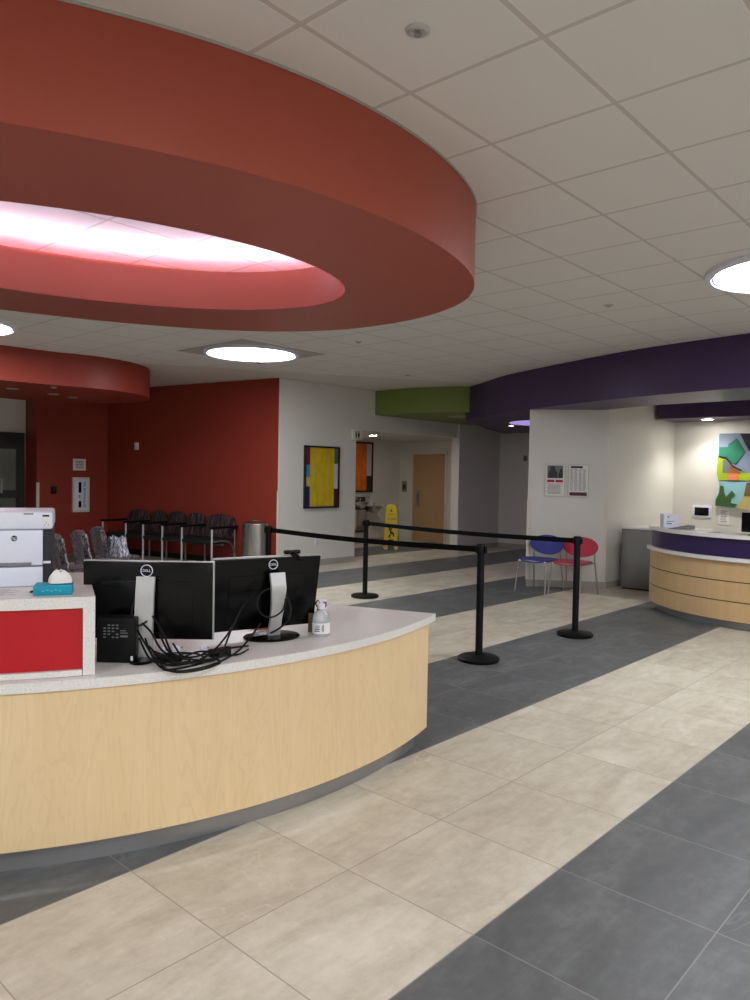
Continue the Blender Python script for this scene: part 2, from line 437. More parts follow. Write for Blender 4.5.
# ------------------------------------------------------------------ doors
struct('trim_6', B().box((13.93, DY0-.055, 0), (13.995, DY0, 2.17)).box((13.93, DY1, 0), (13.995, DY1+.055, 2.17)).box((13.93, DY0-.055, 2.12), (13.995, DY1+.055, 2.175)), M['corner'])
dr = B().box((13.965, DY0+.004, .02), (14.005, DY1-.004, 2.115)).build('door_1', M['door_wood']); dr['kind'] = 'structure'
B().box((13.958, DY1-.2, .85), (13.965, DY1-.08, 1.25)).build('push_plate', M['steel'], dr)
B().box((13.9, DY1-.17, .95), (13.915, DY1-.13, 1.15)).box((13.91, DY1-.16, .96), (13.96, DY1-.14, .98)).box((13.91, DY1-.16, 1.12), (13.96, DY1-.14, 1.14)).build('pull_handle', M['steel'], dr)
d2 = B().box((3.2, 14.0, 0), (3.3, 14.1, 2.25)).box((5.62, 14.0, 0), (5.74, 14.1, 2.25)).box((3.3, 14.0, 1.95), (5.62, 14.1, 2.25)).box((3.3, 14.01, 1.06), (5.62, 14.09, 1.2)).box((3.3, 14.0, 0), (5.62, 14.1, .25)).box((4.4, 14.0, .25), (4.5, 14.1, 1.95)).build('door_2', M['dark']); d2['kind'] = 'structure'
B().box((3.3, 14.04, .25), (5.62, 14.055, 1.95)).build('glass_pane', M['glass'], d2)
B().box((5.3, 13.93, 1.15), (5.33, 13.96, 1.42)).box((5.3, 13.94, 1.17), (5.32, 14.02, 1.19)).box((5.3, 13.94, 1.38), (5.32, 14.02, 1.4)).build('pull_handle', M['steel'], d2)

# ------------------------------------------------------------------ bulkheads
outer = [(1.2,2.49),(1.6,2.33),(2.0,2.24),(2.4,2.22),(2.8,2.26),(3.2,2.37),(3.55,2.55),(3.85,2.84),(4.0,3.2),(4.03,3.58),(3.94,4.02),(3.7,4.47),(3.3,4.86),(2.7,5.2),(2.06,5.42),(1.4,5.53),(.6,5.48),(-.1,5.15),(-.45,4.55),(-.35,3.85),(.1,3.2),(.65,2.77)]
OC = (2.0, 3.97)
oc = [(1.6+(p.x-1.6)*1.035, p.y) for p in spline([(x, y, 0) for x, y in outer], 8, True)]
oc = [(x*(1+.03*min(1, max(0, (y-2.9)/1.2))), y*(1+.03*min(1, max(0, (y-2.9)/1.2)))) for x, y in oc]
for _ in range(6): oc = [((oc[i-1][0]+2*oc[i][0]+oc[(i+1) % len(oc)][0])/4, (oc[i-1][1]+2*oc[i][1]+oc[(i+1) % len(oc)][1])/4) for i in range(len(oc))]
def ray_hit(poly, c, a):
    d = (math.cos(a), math.sin(a)); best = None
    for i in range(len(poly)):
        p, q = poly[i], poly[(i+1) % len(poly)]
        ex, ey = q[0]-p[0], q[1]-p[1]; den = d[0]*ey-d[1]*ex
        if abs(den) < 1e-9: continue
        t = ((p[0]-c[0])*ey-(p[1]-c[1])*ex)/den; u = ((p[0]-c[0])*d[1]-(p[1]-c[1])*d[0])/den
        if t > 0 and -1e-6 <= u <= 1+1e-6: best = t if best is None else max(best, t)
    return best
NR = 160
def ell(k, g=0.):
    a, b2, r = 1.476+g, .892+g, rad(-20); t = 2*PI*k/NR
    x, y = a*math.cos(t), b2*math.sin(t)
    return (OC[0]+x*math.cos(r)-y*math.sin(r), OC[1]+x*math.sin(r)+y*math.cos(r))
inn = [ell(k) for k in range(NR)]; lip = [ell(k, .035) for k in range(NR)]
out = []
for x, y in inn:
    a = math.atan2(y-OC[1], x-OC[0]); t = ray_hit(oc, OC, a); out.append((OC[0]+t*math.cos(a), OC[1]+t*math.sin(a)))
out_in = [(OC[0]+(x-OC[0])*.975, OC[1]+(y-OC[1])*.975) for x, y in out]
ring = empty('oval_bulkhead', (2, 3.85, 2.69), 0, 'large red oval ring bulkhead hanging from the ceiling above the front desk', 'bulkhead')
mi = T(-2, -3.85, -2.69)
B().prism(out, 2.72, CEIL, hole=out_in).xf(mi).build('outer_fascia', M['red_ring'], ring)
B().prism(out_in, 2.72, 2.75, hole=lip).xf(mi).build('soffit', M['red_ring'], ring)
B().prism(lip, 2.72, 2.89, hole=inn).prism([ell(k, .035) for k in range(NR)], 2.89, 2.98, hole=[ell(k, .012) for k in range(NR)]).xf(mi).build('inner_lip', M['red_ring'], ring)
B().tube([(*ell(k, .17), 3.0) for k in range(NR)], .014, 8, closed=True).xf(mi).build('cove_light', M['cove'], ring)
B().prism([(OC[0]+(x-OC[0])*1.003, OC[1]+(y-OC[1])*1.003) for x, y in out], CEIL-.012, CEIL-.001, hole=[(OC[0]+(x-OC[0])*1.001, OC[1]+(y-OC[1])*1.001) for x, y in out]).xf(mi).build('edge_trim', M['base_grey'], ring)

# purple bulkhead
pf = spline([(11.45,8.05,0),(11.15,8.0,0),(10.9,7.72,0),(10.55,7.2,0),(10.04,6.48,0),(9.62,5.6,0),(9.28,4.8,0),(8.99,4.05,0),(8.8,3.28,0),(8.66,2.4,0),(8.62,1.4,0),(8.7,.2,0),(8.95,-1,0),(9.3,-2.2,0),(9.8,-3.2,0)], 8)
front = [(p.x*.98, p.y*.98) for p in pf]
pb = empty('curved_bulkhead', (10.5, 4, 2.6), 0, 'long curved dark purple bulkhead over the right hand reception desk', 'bulkhead')
mi = T(-10.5, -4, -2.6)
back = [(10.7,-3.2),(10.1,-1.6),(9.85,.2),(9.8,2.8),(9.83,3.9),(10.15,4.85),(9.62,5.63),(10.7,6.18),(12.45,5.35),(14.49,5.35),(14.49,9.3),(12.7,8.65)]
# triangulated by ngon; the face is planar
B().prism(front+back, 2.59, CEIL-.002).xf(mi).build('fascia', M['purple'], pb)
vb = B().cyl((12.05, 6.75), .75, 2.583, 2.589, seg=48).xf(mi).build('opening_glow', M['violet'], pb)  # flat glowing disc in place of a recess lit from inside
tag(B().box((11.62, -4.5, 2.55), (11.72, 4.668, CEIL-.002)).box((11.72, -4.5, 2.55), (12.398, 4.668, 2.62)).build('straight_bulkhead', M['purple']), 'straight dark purple ceiling drop behind the right hand desk, above the artwork wall', 'bulkhead')
gf = [(10.32,9.478),(10.28,9.0),(10.3,8.55),(10.4,8.2),(10.52,7.85),(10.72,7.58)]
gp = gf+[(10.93,7.87),(11.24,7.90),(12.69,8.68),(14.4,9.3),(14.4,9.41),(12.92,9.41),(12.92,9.478)]
gb = tag(B().prism(gp, 2.72, CEIL-.002).build('green_bulkhead', M['green']), 'olive green bulkhead beside the restroom alcove, left of the purple one', 'bulkhead')
rb = [(5.0+1.42*math.cos(2*PI*k/72), 11.2+1.42*math.sin(2*PI*k/72)) for k in range(72)]
rb = [(5.05+1.36*math.cos(2*PI*k/72), 11.2+1.36*math.sin(2*PI*k/72)) for k in range(-22, 30)]
rb = [(p[0], p[1]) for p in rb]
rp = rb+[(3.9,13.6),(-1.0,13.6),(-1.0,10.4),(2.4,10.15),(3.6,10.0),(4.4,9.95)]
tag(B().prism(rp, 2.72, CEIL-.001).build('red_bulkhead', M['red_wall']), 'smaller dark red bulkhead with rounded end over the far waiting area at left', 'bulkhead')

# ------------------------------------------------------------------ ceiling fittings
def disc_light(x, y, label, grp='round flush ceiling lights', proto=[None]):
    if proto[0] is None:
        o = empty('ceiling_light', (x, y, CEIL), 0, label, 'ceiling light', grp)
        B().lathe([(.555,-.001),(.62,-.001),(.62,-.03),(.60,-.04),(.575,-.04),(.57,-.028),(.555,-.028),(.555,-.001)], seg=64).build('rim', M['white_plastic'], o)
        B().lathe([(0,-.02),(.3,-.022),(.568,-.026),(.568,-.018),(0,-.012)], seg=64).build('lens', M['light'], o)
        proto[0] = o; return o
    o = copy_tree(proto[0]); o.location = (x, y, CEIL); o['label'] = label; return o
disc_light(6.09, 7.80, 'round lit ceiling light just behind the red oval bulkhead')
disc_light(6.16, 1.47, 'round lit ceiling light at the right edge, before the purple bulkhead')
disc_light(2.89, 8.86, 'round lit ceiling light cut off at the left edge of the photo')
for x, y in [(.6,-1.0),(3.4,-2.2),(-1.9,1.6),(-1.5,-3.4),(6.1,-3.9)]: disc_light(x, y, 'round ceiling light added outside the view to brighten the near room')  # unseen fixtures added to brighten the near floor and ceiling

def small_disc(x, y, z, r, lit, name='downlight', label='', cat='downlight', grp=None):
    o = empty(name, (x, y, z), 0, label, cat, grp)
    B().lathe([(r*.78,-.001),(r,-.001),(r*.98,-.008),(r*.8,-.01),(r*.78,-.001)], seg=32).build('trim_ring', M['white_plastic'] if lit else M['base_grey'], o)
    B().cyl((0,0), r*.79, -.006, -.001, seg=32).build('lens', M['down_alcove'] if lit == 3 else M['down_strong'] if lit == 2 else M['down'] if lit else M['down_off'], o)
    return o
small_disc(11.39, 10.5, 2.42, .1, 3, label='small lit downlight in the alcove ceiling above the fountain')
for k, (yy, l) in enumerate([(4.02, 'small lit downlight in the purple drop left of the artwork'), (2.9, 'unseen downlight added in the purple drop to brighten the artwork wall'), (1.7, 'farther unseen downlight added in the purple drop to brighten the nook')]):  # second and third are unseen, added to brighten the nook walls
    small_disc(11.98, yy, 2.55, .1, 2, label=l)
    sp = bpy.data.objects.new('downlight_beam', bpy.data.lights.new('downlight_beam', 'SPOT')); C.objects.link(sp)
    sp.location = (11.98, yy, 2.53); sp.data.energy = 36; sp.data.spot_size = rad(120); sp.data.spot_blend = .6; sp.data.shadow_soft_size = .05; sp.data.color = (1, .97, .9)
o = None
small_disc(11.45, 9.1, 2.72, .09, False, label='small downlight in the green bulkhead near the white wall')
small_disc(11.35, 8.28, 2.72, .22, False, label='wide round frosted fitting in the green bulkhead beside the purple one')
small_disc(12.3, 7.75, 2.59, .07, True, label='tiny lit downlight in the purple soffit near its violet opening')
small_disc(4.2, 14.9, CEIL, .2, 2, label='round light in the vestibule beyond the dark framed door')
for i, (x, y, l) in enumerate([(4.3,10.9,'leftmost downlight under the small red bulkhead'),(4.98,11.13,'middle downlight under the small red bulkhead'),(5.4,11.35,'rightmost downlight under the small red bulkhead')]):
    small_disc(x, y, 2.72, .08, i == 1 and False, label=l, grp='downlights in the small red bulkhead')
def sprinkler(x, y, z, label, big=False):
    o = empty('sprinkler_head', (x, y, z), 0, label, 'sprinkler', 'ceiling sprinkler heads')
    B().lathe([(0,-.001),(.045,-.001),(.043,-.006),(.03,-.012),(.022,-.004),(0,-.004)], seg=28).build('escutcheon', M['silver'], o)
    B().cyl((0,0), .007, -.018, -.003, seg=12).lathe([(0,-.020),(.014,-.020),(.014,-.017),(0,-.017)], seg=12).tube([(-.010,0,-.004),(-.012,0,-.012),(-.004,0,-.018)], .002, 6).tube([(.010,0,-.004),(.012,0,-.012),(.004,0,-.018)], .002, 6).build('deflector', M['steel'], o)
sprinkler(2.06, 1.72, CEIL, 'nearest sprinkler head, in the tile above the camera right of the oval bulkhead')
sprinkler(6.40, 3.04, CEIL, 'sprinkler head in the middle of the tiles before the purple bulkhead')
sprinkler(6.37, 6.14, CEIL, 'sprinkler head just behind the right end of the red oval')
sprinkler(8.94, 7.53, CEIL+.004, 'farthest sprinkler head, near the green bulkhead')
sprinkler(4.57, 10.2, 2.72, 'sprinkler head under the front edge of the small red bulkhead')
# the light behind the oval sits in a square panel with one darker open corner
L1 = bpy.data.objects['ceiling_light']
def corner_panel(qx, qy, m, name):
    arc = [(.625*math.cos(a), .625*math.sin(a)) for a in [math.atan2(qy, qx)+rad(t) for t in range(-44, 45, 4)]]
    a0_, a1_ = arc[0], arc[-1]
    if abs(a0_[0]) > abs(a0_[1]): e0, e1 = (qx*.68, a0_[1]), (a1_[0], qy*.68)
    else: e0, e1 = (a0_[0], qy*.68), (qx*.68, a1_[1])
    B().prism(arc+[e1, (qx*.68, qy*.68), e0], -.006, -.001).build(name, m, L1)
for qx, qy in ((1,-1),(-1,1),(-1,-1)): corner_panel(qx, qy, flat('corner_grey', (176,170,164)), 'corner_panel')
corner_panel(1, 1, M['dark'], 'open_corner')

# ------------------------------------------------------------------ front desk
DC = (2.56, 5.293); RO = 2.74; aR = math.atan2(2.75-5.293, 3.555-2.56); aL = rad(182)-2*PI
desk = empty('reception_desk', (2.57, 3.0, 0), 0, 'curved maple front desk with speckled white top and crimson raised counter', 'desk')
mi = T(-2.57, -3.0, 0)
B().arcwall(DC, 2.06, RO, aL, aR, .72, .76, 120, bev=.004).xf(mi).build('worktop', M['quartz'], desk)
aP = aR-.036
B().arcwall(DC, RO-.035, RO-.012, aL, aP, .095, .719, 120).arcwall(DC, 2.09, RO-.035, aP-.012, aP, .095, .719, 2).xf(mi).build('front_panel', M['wood'], desk)
B().arcwall(DC, 2.14, RO-.06, aL, aP-.03, 0.0, .094, 120).xf(mi).build('kick_plate', M['kick'], desk)
aS = math.atan2(2.845-5.293, 1.447-2.56)
aSL = rad(186)-2*PI
RR = 2.69
B().arcwall(DC, 1.92, RR, aSL, aS, 1.035, 1.08, 90, bev=.003).arcwall(DC, 1.92, RR, aS-.017, aS, .762, 1.034, 2, bev=.002).arcwall(DC, 1.92, RR, aSL, aS-.018, .762, .785, 90).xf(mi).build('raised_counter', M['quartz'], desk)
B().arcwall(DC, RR-.06, RR-.018, aSL, aS-.0175, .786, 1.034, 90).xf(mi).build('crimson_panel', M['red_panel'], desk)

# a little writing sheet maker: lies in local xy
def paper(x, y, z, w_, h_, a, label, name='paper_sheet', cat='paper', lines=True, grp=None):
    o = empty(name, (x, y, z), a, label, cat, grp)
    B().box((-w_/2,-h_/2,0), (w_/2,h_/2,.0012)).build('sheet', M['white'], o)
    if lines:
        b = B()
        for k in range(9):
            ww = w_*random.uniform(.35,.8); b.box((-w_*.4, h_*.38-k*h_*.085, .0013), (-w_*.4+ww, h_*.38-k*h_*.085+.004, .0017))
        b.build('printed_lines', M['ink_grey'], o)
    return o
# ---- printer
def cam_xy(px, d):  # metres ahead / to the right of the camera stand point
    l = (px-375)/744*d
    return (.7379*d+.6751*l, .6751*d-.7379*l)
CR = rad(42.46)-PI/2      # local +x = image right, local +y = away from the camera
PD = 3.24
pr_x, pr_y = cam_xy(54, PD); 
pr = empty('laser_printer', (pr_x, pr_y, 1.081), CR+rad(22), 'white laser printer with dark side standing on the raised counter', 'printer')
W_ = .42
B().box((-W_, 0, .0), (-.045, .36, .085), bev=.006).build('paper_tray', M['white_plastic'], pr)
B().box((-W_, .004, .088), (-.045, .36, .245), bev=.008).build('body_shell', M['white_plastic'], pr)
lid = B().box((-W_, -.012, .247), (-.004, .36, .325), bev=.014).build('top_cover', M['white_plastic'], pr)
B().box((-.05, -.0135, .262), (-.018, -.011, .31), bev=.0).build('control_panel', M['white'], lid)
B().box((-.046, -.016, .303), (-.02, -.0137, .311)).build('display', M['ink'], lid)
B().box((-.12, -.014, .312), (-.082, -.0123, .318)).build('air_slot', M['ink_grey'], lid)
bt = B()
for q in [(-.038,.268),(-.024,.268),(-.031,.278)]: bt.box((q[0]-.002, -.0155, q[1]-.002), (q[0]+.002, -.0137, q[1]+.002))
bt.build('button', M['ink_grey'], lid)
B().box((-.044, .012, .002), (-.006, .355, .245), bev=.006).build('side_panel', M['ink'], pr)
B().box((-W_+.02, .0, .093), (-.09, .006, .104)).build('tray_handle', M['ink_grey'], pr)
B().box((-.044, .004, .098), (-.014, .013, .108)).box((-.038, .003, .101), (-.02, .0045, .105)).build('badge', M['white_plastic'], pr)
lg = B().lathe([(0,0),(.0125,0),(.0125,.001),(0,.001)], seg=28).xf(T(-.158, .0035, .209) @ Matrix.Rotation(PI/2, 4, 'X')).build('logo_disc', M['ink'], pr)
text_mesh('logo_letters', 'hp', .021, M['white_plastic'], lg, T(-.158, .002, .2095) @ UP, .0004)
b = B().box((-W_+.01, -.001, .0865), (-.05, .006, .0878)).build('seam', M['ink_grey'], pr)

# ---- tissue box
tb = empty('tissue_box', (1.345, 2.995, 1.081), -.17, 'flat teal tissue box with white tissue on the raised counter', 'tissue box')
tb.rotation_euler = (0,0,math.atan2(2.955-3.022, 1.399-1.285)); tb.location = (1.352, 3.01, 1.081)
B().box((-.072,-.04,0), (.072,.06,.04), bev=.002).build('carton', M['teal'], tb)
def tissue(u, v):
    a = u*2*PI; r = .033*math.sqrt(max(0, 1-.93*v*v))*(1+.14*math.sin(3*a+1)+.08*math.sin(7*a)*v)
    return Vector((.02+r*1.35*math.cos(a), r*.7*math.sin(a), .044+v*.05+.006*math.sin(2*a)*v))
B().sheet(tissue, 36, 8).lathe([(.0,.09),(.006,.0925),(.011,.094),(0,.097)], (.02,0), 12).build('tissue', M['white'], tb)
b = B()
for k in range(5): b.box((-.04+k*.016, -.047, .016+.004*(k%2)), (-.03+k*.016, -.0455, .019+.004*(k%2)))
b.build('printed_leaves', flat('pale_teal', (120,200,210)), tb)
paper(1.22, 3.14, 1.081, .20, .26, -.5, 'printed white form lying on the raised counter before the printer')
o = tag(B().tube([(1.285,3.075,1.087),(1.365,3.12,1.087)], .004, 8).build('pen', M['ink']), 'dark pen lying beside the tissue box on the raised counter', 'pen')

# ---- monitors
def logo(par, x, y, z, r=.02):
    b = B()
    b.tube([(x+r*math.cos(2*PI*k/36), y, z+r*math.sin(2*PI*k/36)) for k in range(36)], .0022, 6, closed=True)
    g = b.build('logo_ring', M['white_plastic'], par)
    text_mesh('logo_letters', 'DELL', .0165, M['white_plastic'], g, T(x, y-.001, z) @ UP, .0006)
def monitor(name, x, y, rz, zb, zt, label, stand, tilt=0, bw=1.):
    m = empty(name, (x, y, .761), rz, label, 'monitor')
    w_, z0, z1 = .29, zb-.761, zt-.761
    tl = Matrix.Translation((0,0,(z0+z1)/2)) @ Matrix.Rotation(rad(tilt), 4, 'X') @ Matrix.Translation((0,0,-(z0+z1)/2))
    # local -y = back of the screen, seen from the camera
    B().box((-w_, -.004, z0), (w_, .016, z1), bev=.003).xf(tl).build('bezel', M['silver'], m)
    B().box((-w_+.004, -.018, z0+.004), (w_-.004, -.003, z1-.004), bev=.004).box((-.2, -.022, z0+.05), (.2, -.014, z1-.09), bev=.003).xf(tl).build('back_cover', M['gloss_black'], m)
    B().box((-w_+.012, .0155, z0+.016), (w_-.012, .0175, z1-.012)).xf(tl).build('screen', M['dark'], m)
    pts = stand
    c = B()
    # silver arm: a flat bowed column
    def arm(u, v):
        i = v*(len(pts)-1); k = min(int(i), len(pts)-2); f = i-k
        p = [pts[k][q]*(1-f)+pts[k+1][q]*f for q in range(3)]
        return Vector(((u-.5)*p[2], p[0], p[1]))
    c.sheet(arm, 6, 16, .018); c.build('stand_arm', M['silver'], m)
    B().lathe([(0,0),(.145,0),(.148,.006),(.14,.012),(.03,.016),(0,.016)], (0, (stand[-1][0]+.03)/1.), 48, sx=bw, sy=.78).build('stand_base', M['gloss_black'], m)
    return m, tl
X1, Y1 = cam_xy(149.5, 3.31)
m1, _ = monitor('computer_monitor', X1, Y1, CR+rad(1), .838, 1.19, 'black backed monitor squarely facing away, left one of the pair', [(-.055, .365, .08), (-.072, .28, .08), (-.085, .15, .08), (-.085, .012, .08)], 0, .42)
logo(m1, -.005, -.0205, 1.147-.761, .0255)
X2, Y2 = cam_xy(266, 3.74)
m2, _ = monitor('computer_monitor', X2, Y2, math.atan2(-.28, .96), .797, 1.178, 'black backed monitor turned aslant with a webcam on top, right one of the pair', [(-.085, .335, .078), (-.105, .26, .078), (-.1, .18, .07), (-.075, .1, .06), (-.05, .012, .064)], 12)
for ch in m2.children:
    if ch.name.startswith('stand'): ch.location.x = .032
logo(m2, .018, -.060, 1.135-.761, .023)
wc = empty('webcam', (0,0,0), 0, 'small black webcam clipped on top of the right monitor', 'webcam')
wc.location = (X2+.13*.963+.0, Y2-.13*.27-.025, 1.178); wc.rotation_euler = (0,0,math.atan2(-.27,.965))
B().box((-.045,-.012,.0), (.045,.014,.022), bev=.008).build('housing', M['gloss_black'], wc)
B().tube([(.0,-.01,.012),(.012,-.035,-.002),(.03,-.038,-.022),(.055,-.03,-.026)], .007, 8).tube([(-.02,-.008,.01),(.0,-.034,-.01),(.02,-.036,-.026)], .006, 8).build('clip', M['gloss_black'], wc)

# ---- black box computer
px_, py_ = 1.654, 2.9
pc = empty('mini_computer', (px_, py_, .761), math.atan2(2.9-3.02, 1.654-1.545)-rad(0), 'small black computer box with a printed label beside the raised counter', 'computer')
B().box((-.165, 0, .0), (0, .085, .195), bev=.005).build('case', M['black'], pc)
b = B()
for r_ in range(5):
    for c_ in range(4):
        if (r_+c_) % 5: b.box((-.135+c_*.018, -.001, .16-r_*.013), (-.135+c_*.018+.011, -.0002, .166-r_*.013))
b.box((-.062,-.001,.112), (-.03,-.0002,.12)).box((-.062,-.001,.128), (-.03,-.0002,.132)).box((-.062,-.001,.138), (-.038,-.0002,.142)).build('label_print', flat('label_grey', (120,120,124)), pc)
B().box((-.017,-.0012,.012), (-.007,-.0002,.03)).build('sticker', M['white'], pc)
B().box((.0,.015,.03), (.002,.075,.16)).build('port_panel', flat('port_grey', (52,52,56)), pc)
# ---- small white plugs and the cables
def cable(pts, r, label, grp='black cables tangled on the desk', m='black'):
    p = spline(pts, 8)
    tag(B().tube(p, r, 8).build('cable', M[m]), label, 'cable', grp)
Z = .765
def D(px, d, z): x, y = cam_xy(px, d); return (x, y, z)
cabs = [
 ([(138,3.2,.9),(148,3.15,.84),(158,3.12,.79),(175,3.14,Z),(195,3.2,Z),(214,3.26,Z)], 'thick black cable looping from the mini computer across the desk'),
 ([(146,3.22,.86),(154,3.13,.80),(166,3.08,Z),(190,3.11,Z+.004),(212,3.2,Z+.01),(228,3.3,Z+.01)], 'black cable running along the desk front under the monitors'),
 ([(157,3.18,.80),(165,3.08,Z+.006),(178,3.05,Z),(200,3.1,Z),(222,3.22,Z),(240,3.42,Z),(252,3.55,.80),(262,3.6,.86)], 'long black cable arcing nearest the desk edge'),
 ([(150,3.24,.94),(139,3.2,.92),(132,3.22,.96),(135,3.25,1.02),(142,3.27,1.04)], 'thin black cable looped behind the left monitor stand'),
 ([(160,3.2,.89),(168,3.16,.83),(180,3.13,.785),(196,3.15,.78),(212,3.22,.80),(226,3.34,.84),(236,3.45,.89)], 'black cable rising to the slanted monitor'),
 ([(270,3.6,1.03),(261,3.6,1.0),(258,3.58,.95),(264,3.55,.91),(274,3.55,.9),(284,3.57,.93),(287,3.62,.98)], 'black cable looped around the silver arm of the slanted monitor'),
 ([(256,3.66,1.0),(244,3.55,.95),(234,3.42,.88),(225,3.3,.80),(216,3.22,Z+.006),(200,3.2,Z)], 'black cable hanging from the back of the slanted monitor'),
 ([(287,3.66,.99),(292,3.66,.93),(290,3.64,.87),(280,3.66,.82),(272,3.7,.79)], 'thin black cable under the right side of the slanted monitor'),
 ([(170,3.2,Z),(178,3.1,Z+.012),(190,3.14,Z+.016),(186,3.24,Z+.012),(172,3.26,Z+.01),(166,3.18,Z+.014),(176,3.1,Z+.02),(192,3.12,Z+.024)], 'coiled black cable bundle under the left monitor'),
 ([(150,3.2,.83),(162,3.14,.80),(180,3.2,.78),(198,3.28,.79),(215,3.34,.78),(235,3.44,.775),(250,3.5,.77)], 'black cable crossing the coil under both monitors'),
 ([(144,3.26,1.0),(158,3.22,.93),(166,3.2,.87),(172,3.2,.81),(180,3.22,.775)], 'thin black cable dropping beside the left stand'),
 ([(140,3.18,.87),(150,3.12,.80),(160,3.1,.785),(172,3.16,.785),(168,3.24,.78),(156,3.22,.80),(152,3.14,.82)], 'black cable curled in front of the left monitor stand'),
 ([(160,3.16,.80),(176,3.1,.79),(194,3.11,.785),(206,3.18,.78),(200,3.26,.785),(182,3.26,.79),(170,3.2,.795),(184,3.12,.80),(200,3.14,.79)], 'black cable wound twice around the coil under the left monitor'),
 ([(174,3.22,.84),(184,3.16,.80),(198,3.2,.79),(212,3.26,.80),(226,3.3,.775),(240,3.34,.768),(250,3.44,.768)], 'black cable stretched toward the slanted monitor base'),
 ([(143,3.2,.93),(152,3.16,.90),(160,3.16,.84),(168,3.2,.80),(180,3.28,.78),(198,3.34,.772)], 'black cable arching over from the mini computer'),
 ([(164,3.06,.768),(180,3.02,.768),(198,3.05,.768),(214,3.12,.768),(222,3.2,.768),(214,3.27,.77)], 'black cable lying flat as the outermost loop of the tangle'),
 ([(205,3.3,.775),(214,3.24,.79),(224,3.28,.80),(232,3.38,.79),(226,3.44,.775),(214,3.4,.772)], 'short black cable curl between the two monitors'),
]
for pts, l in cabs: cable([D(*p) for p in pts], .0045, l)
for i, (a_, l) in enumerate([((163,3.3,.79),'white plug lying by the left monitor stand'),((178,3.34,.79),'white plug in the middle of the cable coil'),((205,3.36,.785),'white plug between the two monitors'),((192,3.3,.775),'white adapter lying behind the coiled cables')]):
    x, y, z = D(*a_)
    o = empty('power_plug', (x, y, z), CR+.5*i, l, 'plug', 'white plugs among the cables')
    B().box((-.018,-.01,-.008), (.014,.01,.012), bev=.003).build('plug_body', M['white_plastic'], o)
    B().box((.014,-.005,0), (.026,-.003,.006)).box((.014,.003,0), (.026,.005,.006)).build('prong', M['steel'], o)
for i, (a_, l) in enumerate([((172,3.22,.763),'black power adapter in the cables under the left monitor'),((221,3.33,.763),'black power adapter between the cables and the slanted monitor base')]):
    x, y, z = D(*a_)
    tag(B().box((-.05,-.022,0), (.05,.022,.03), bev=.006).xf(T(x,y,z) @ Matrix.Rotation(CR+.1+.3*i, 4, 'Z')).build('power_adapter', M['black']), l, 'adapter', 'black power adapters on the desk')
# ---- sanitizer bottle, pen cup
sb = empty('sanitizer_bottle', (2.625, 2.762, .761), CR, 'clear pump bottle of hand sanitizer on the end of the desk', 'bottle')
B().lathe([(0,0),(.041,0),(.045,.006),(.045,.085),(.043,.1),(.034,.12),(.018,.134),(.015,.14),(.0,.14)], seg=36).build('bottle', M['bottle'], sb)
B().lathe([(.0458,.016),(.0458,.07),(.0452,.07),(.0452,.016),(.0458,.016)], seg=36).build('label', M['white'], sb)
b = B()
for k in range(4): b.box((-.03+.002*k, -.047, .028+.009*k), (-.004, -.0462+.006*(k>5), .032+.009*k))
b.box((.008,-.0468,.03), (.011,-.045,.06)).box((.014,-.046,.026), (.017,-.043,.062)).build('label_print', flat('label_blue', (90,100,150)), sb)
B().lathe([(0,.139),(.019,.139),(.019,.158),(.008,.162),(.007,.175),(0,.175)], seg=24).box((-.014,-.009,.175), (.03,.009,.186), bev=.004).build('pump', M['white_plastic'], sb)
cup = empty('pen_cup', (2.665, 2.862, .761), CR, 'brown square pen cup behind the sanitizer bottle', 'pen cup')
B().box((-.024,-.024,0), (.024,.024,.004)).box((-.026,-.026,0), (-.022,.026,.1)).box((.022,-.026,0), (.026,.026,.1)).box((-.026,-.026,0), (.026,-.022,.1)).box((-.026,.022,0), (.026,.026,.1)).build('cup', M['brown'], cup)
for i, (dx, dy, tx, m_, l) in enumerate([(.01,.01,.03,'black','black handled scissors standing in the brown pen cup'),(-.01,0,-.01,'ink','dark pen leaning left in the brown pen cup'),(.014,-.01,.06,'grey','grey pen leaning right in the brown pen cup')]):
    w0 = cup.location; cx_, sx_ = math.cos(CR), math.sin(CR)
    def L(x, y, z): return (w0.x+x*cx_-y*sx_, w0.y+x*sx_+y*cx_, w0.z+z)
    bb = B().tube([L(dx*.3,dy*.3,.006), L(dx+tx*.4,dy,.13)], .004, 8)
    if i == 0: bb.tube([L(dx+tx*.4+.012*math.cos(2*PI*k/16),dy,.145+.016*math.sin(2*PI*k/16)) for k in range(16)], .0035, 6, closed=True).tube([L(dx+tx*.4+.03+.012*math.cos(2*PI*k/16),dy,.14+.016*math.sin(2*PI*k/16)) for k in range(16)], .0035, 6, closed=True)
    tag(bb.build('scissors' if i == 0 else 'pen', M[m_]), l, 'scissors' if i == 0 else 'pen')
pxx = cam_xy(262, 3.95)
tag(B().box((-.06,-.03,0), (.06,.03,.012), bev=.002).xf(T(pxx[0], pxx[1], .761) @ Matrix.Rotation(CR, 4, 'Z')).build('note_pad', flat('amber_card', (206,150,70))), 'small amber note pad under the slanted monitor', 'note pad')

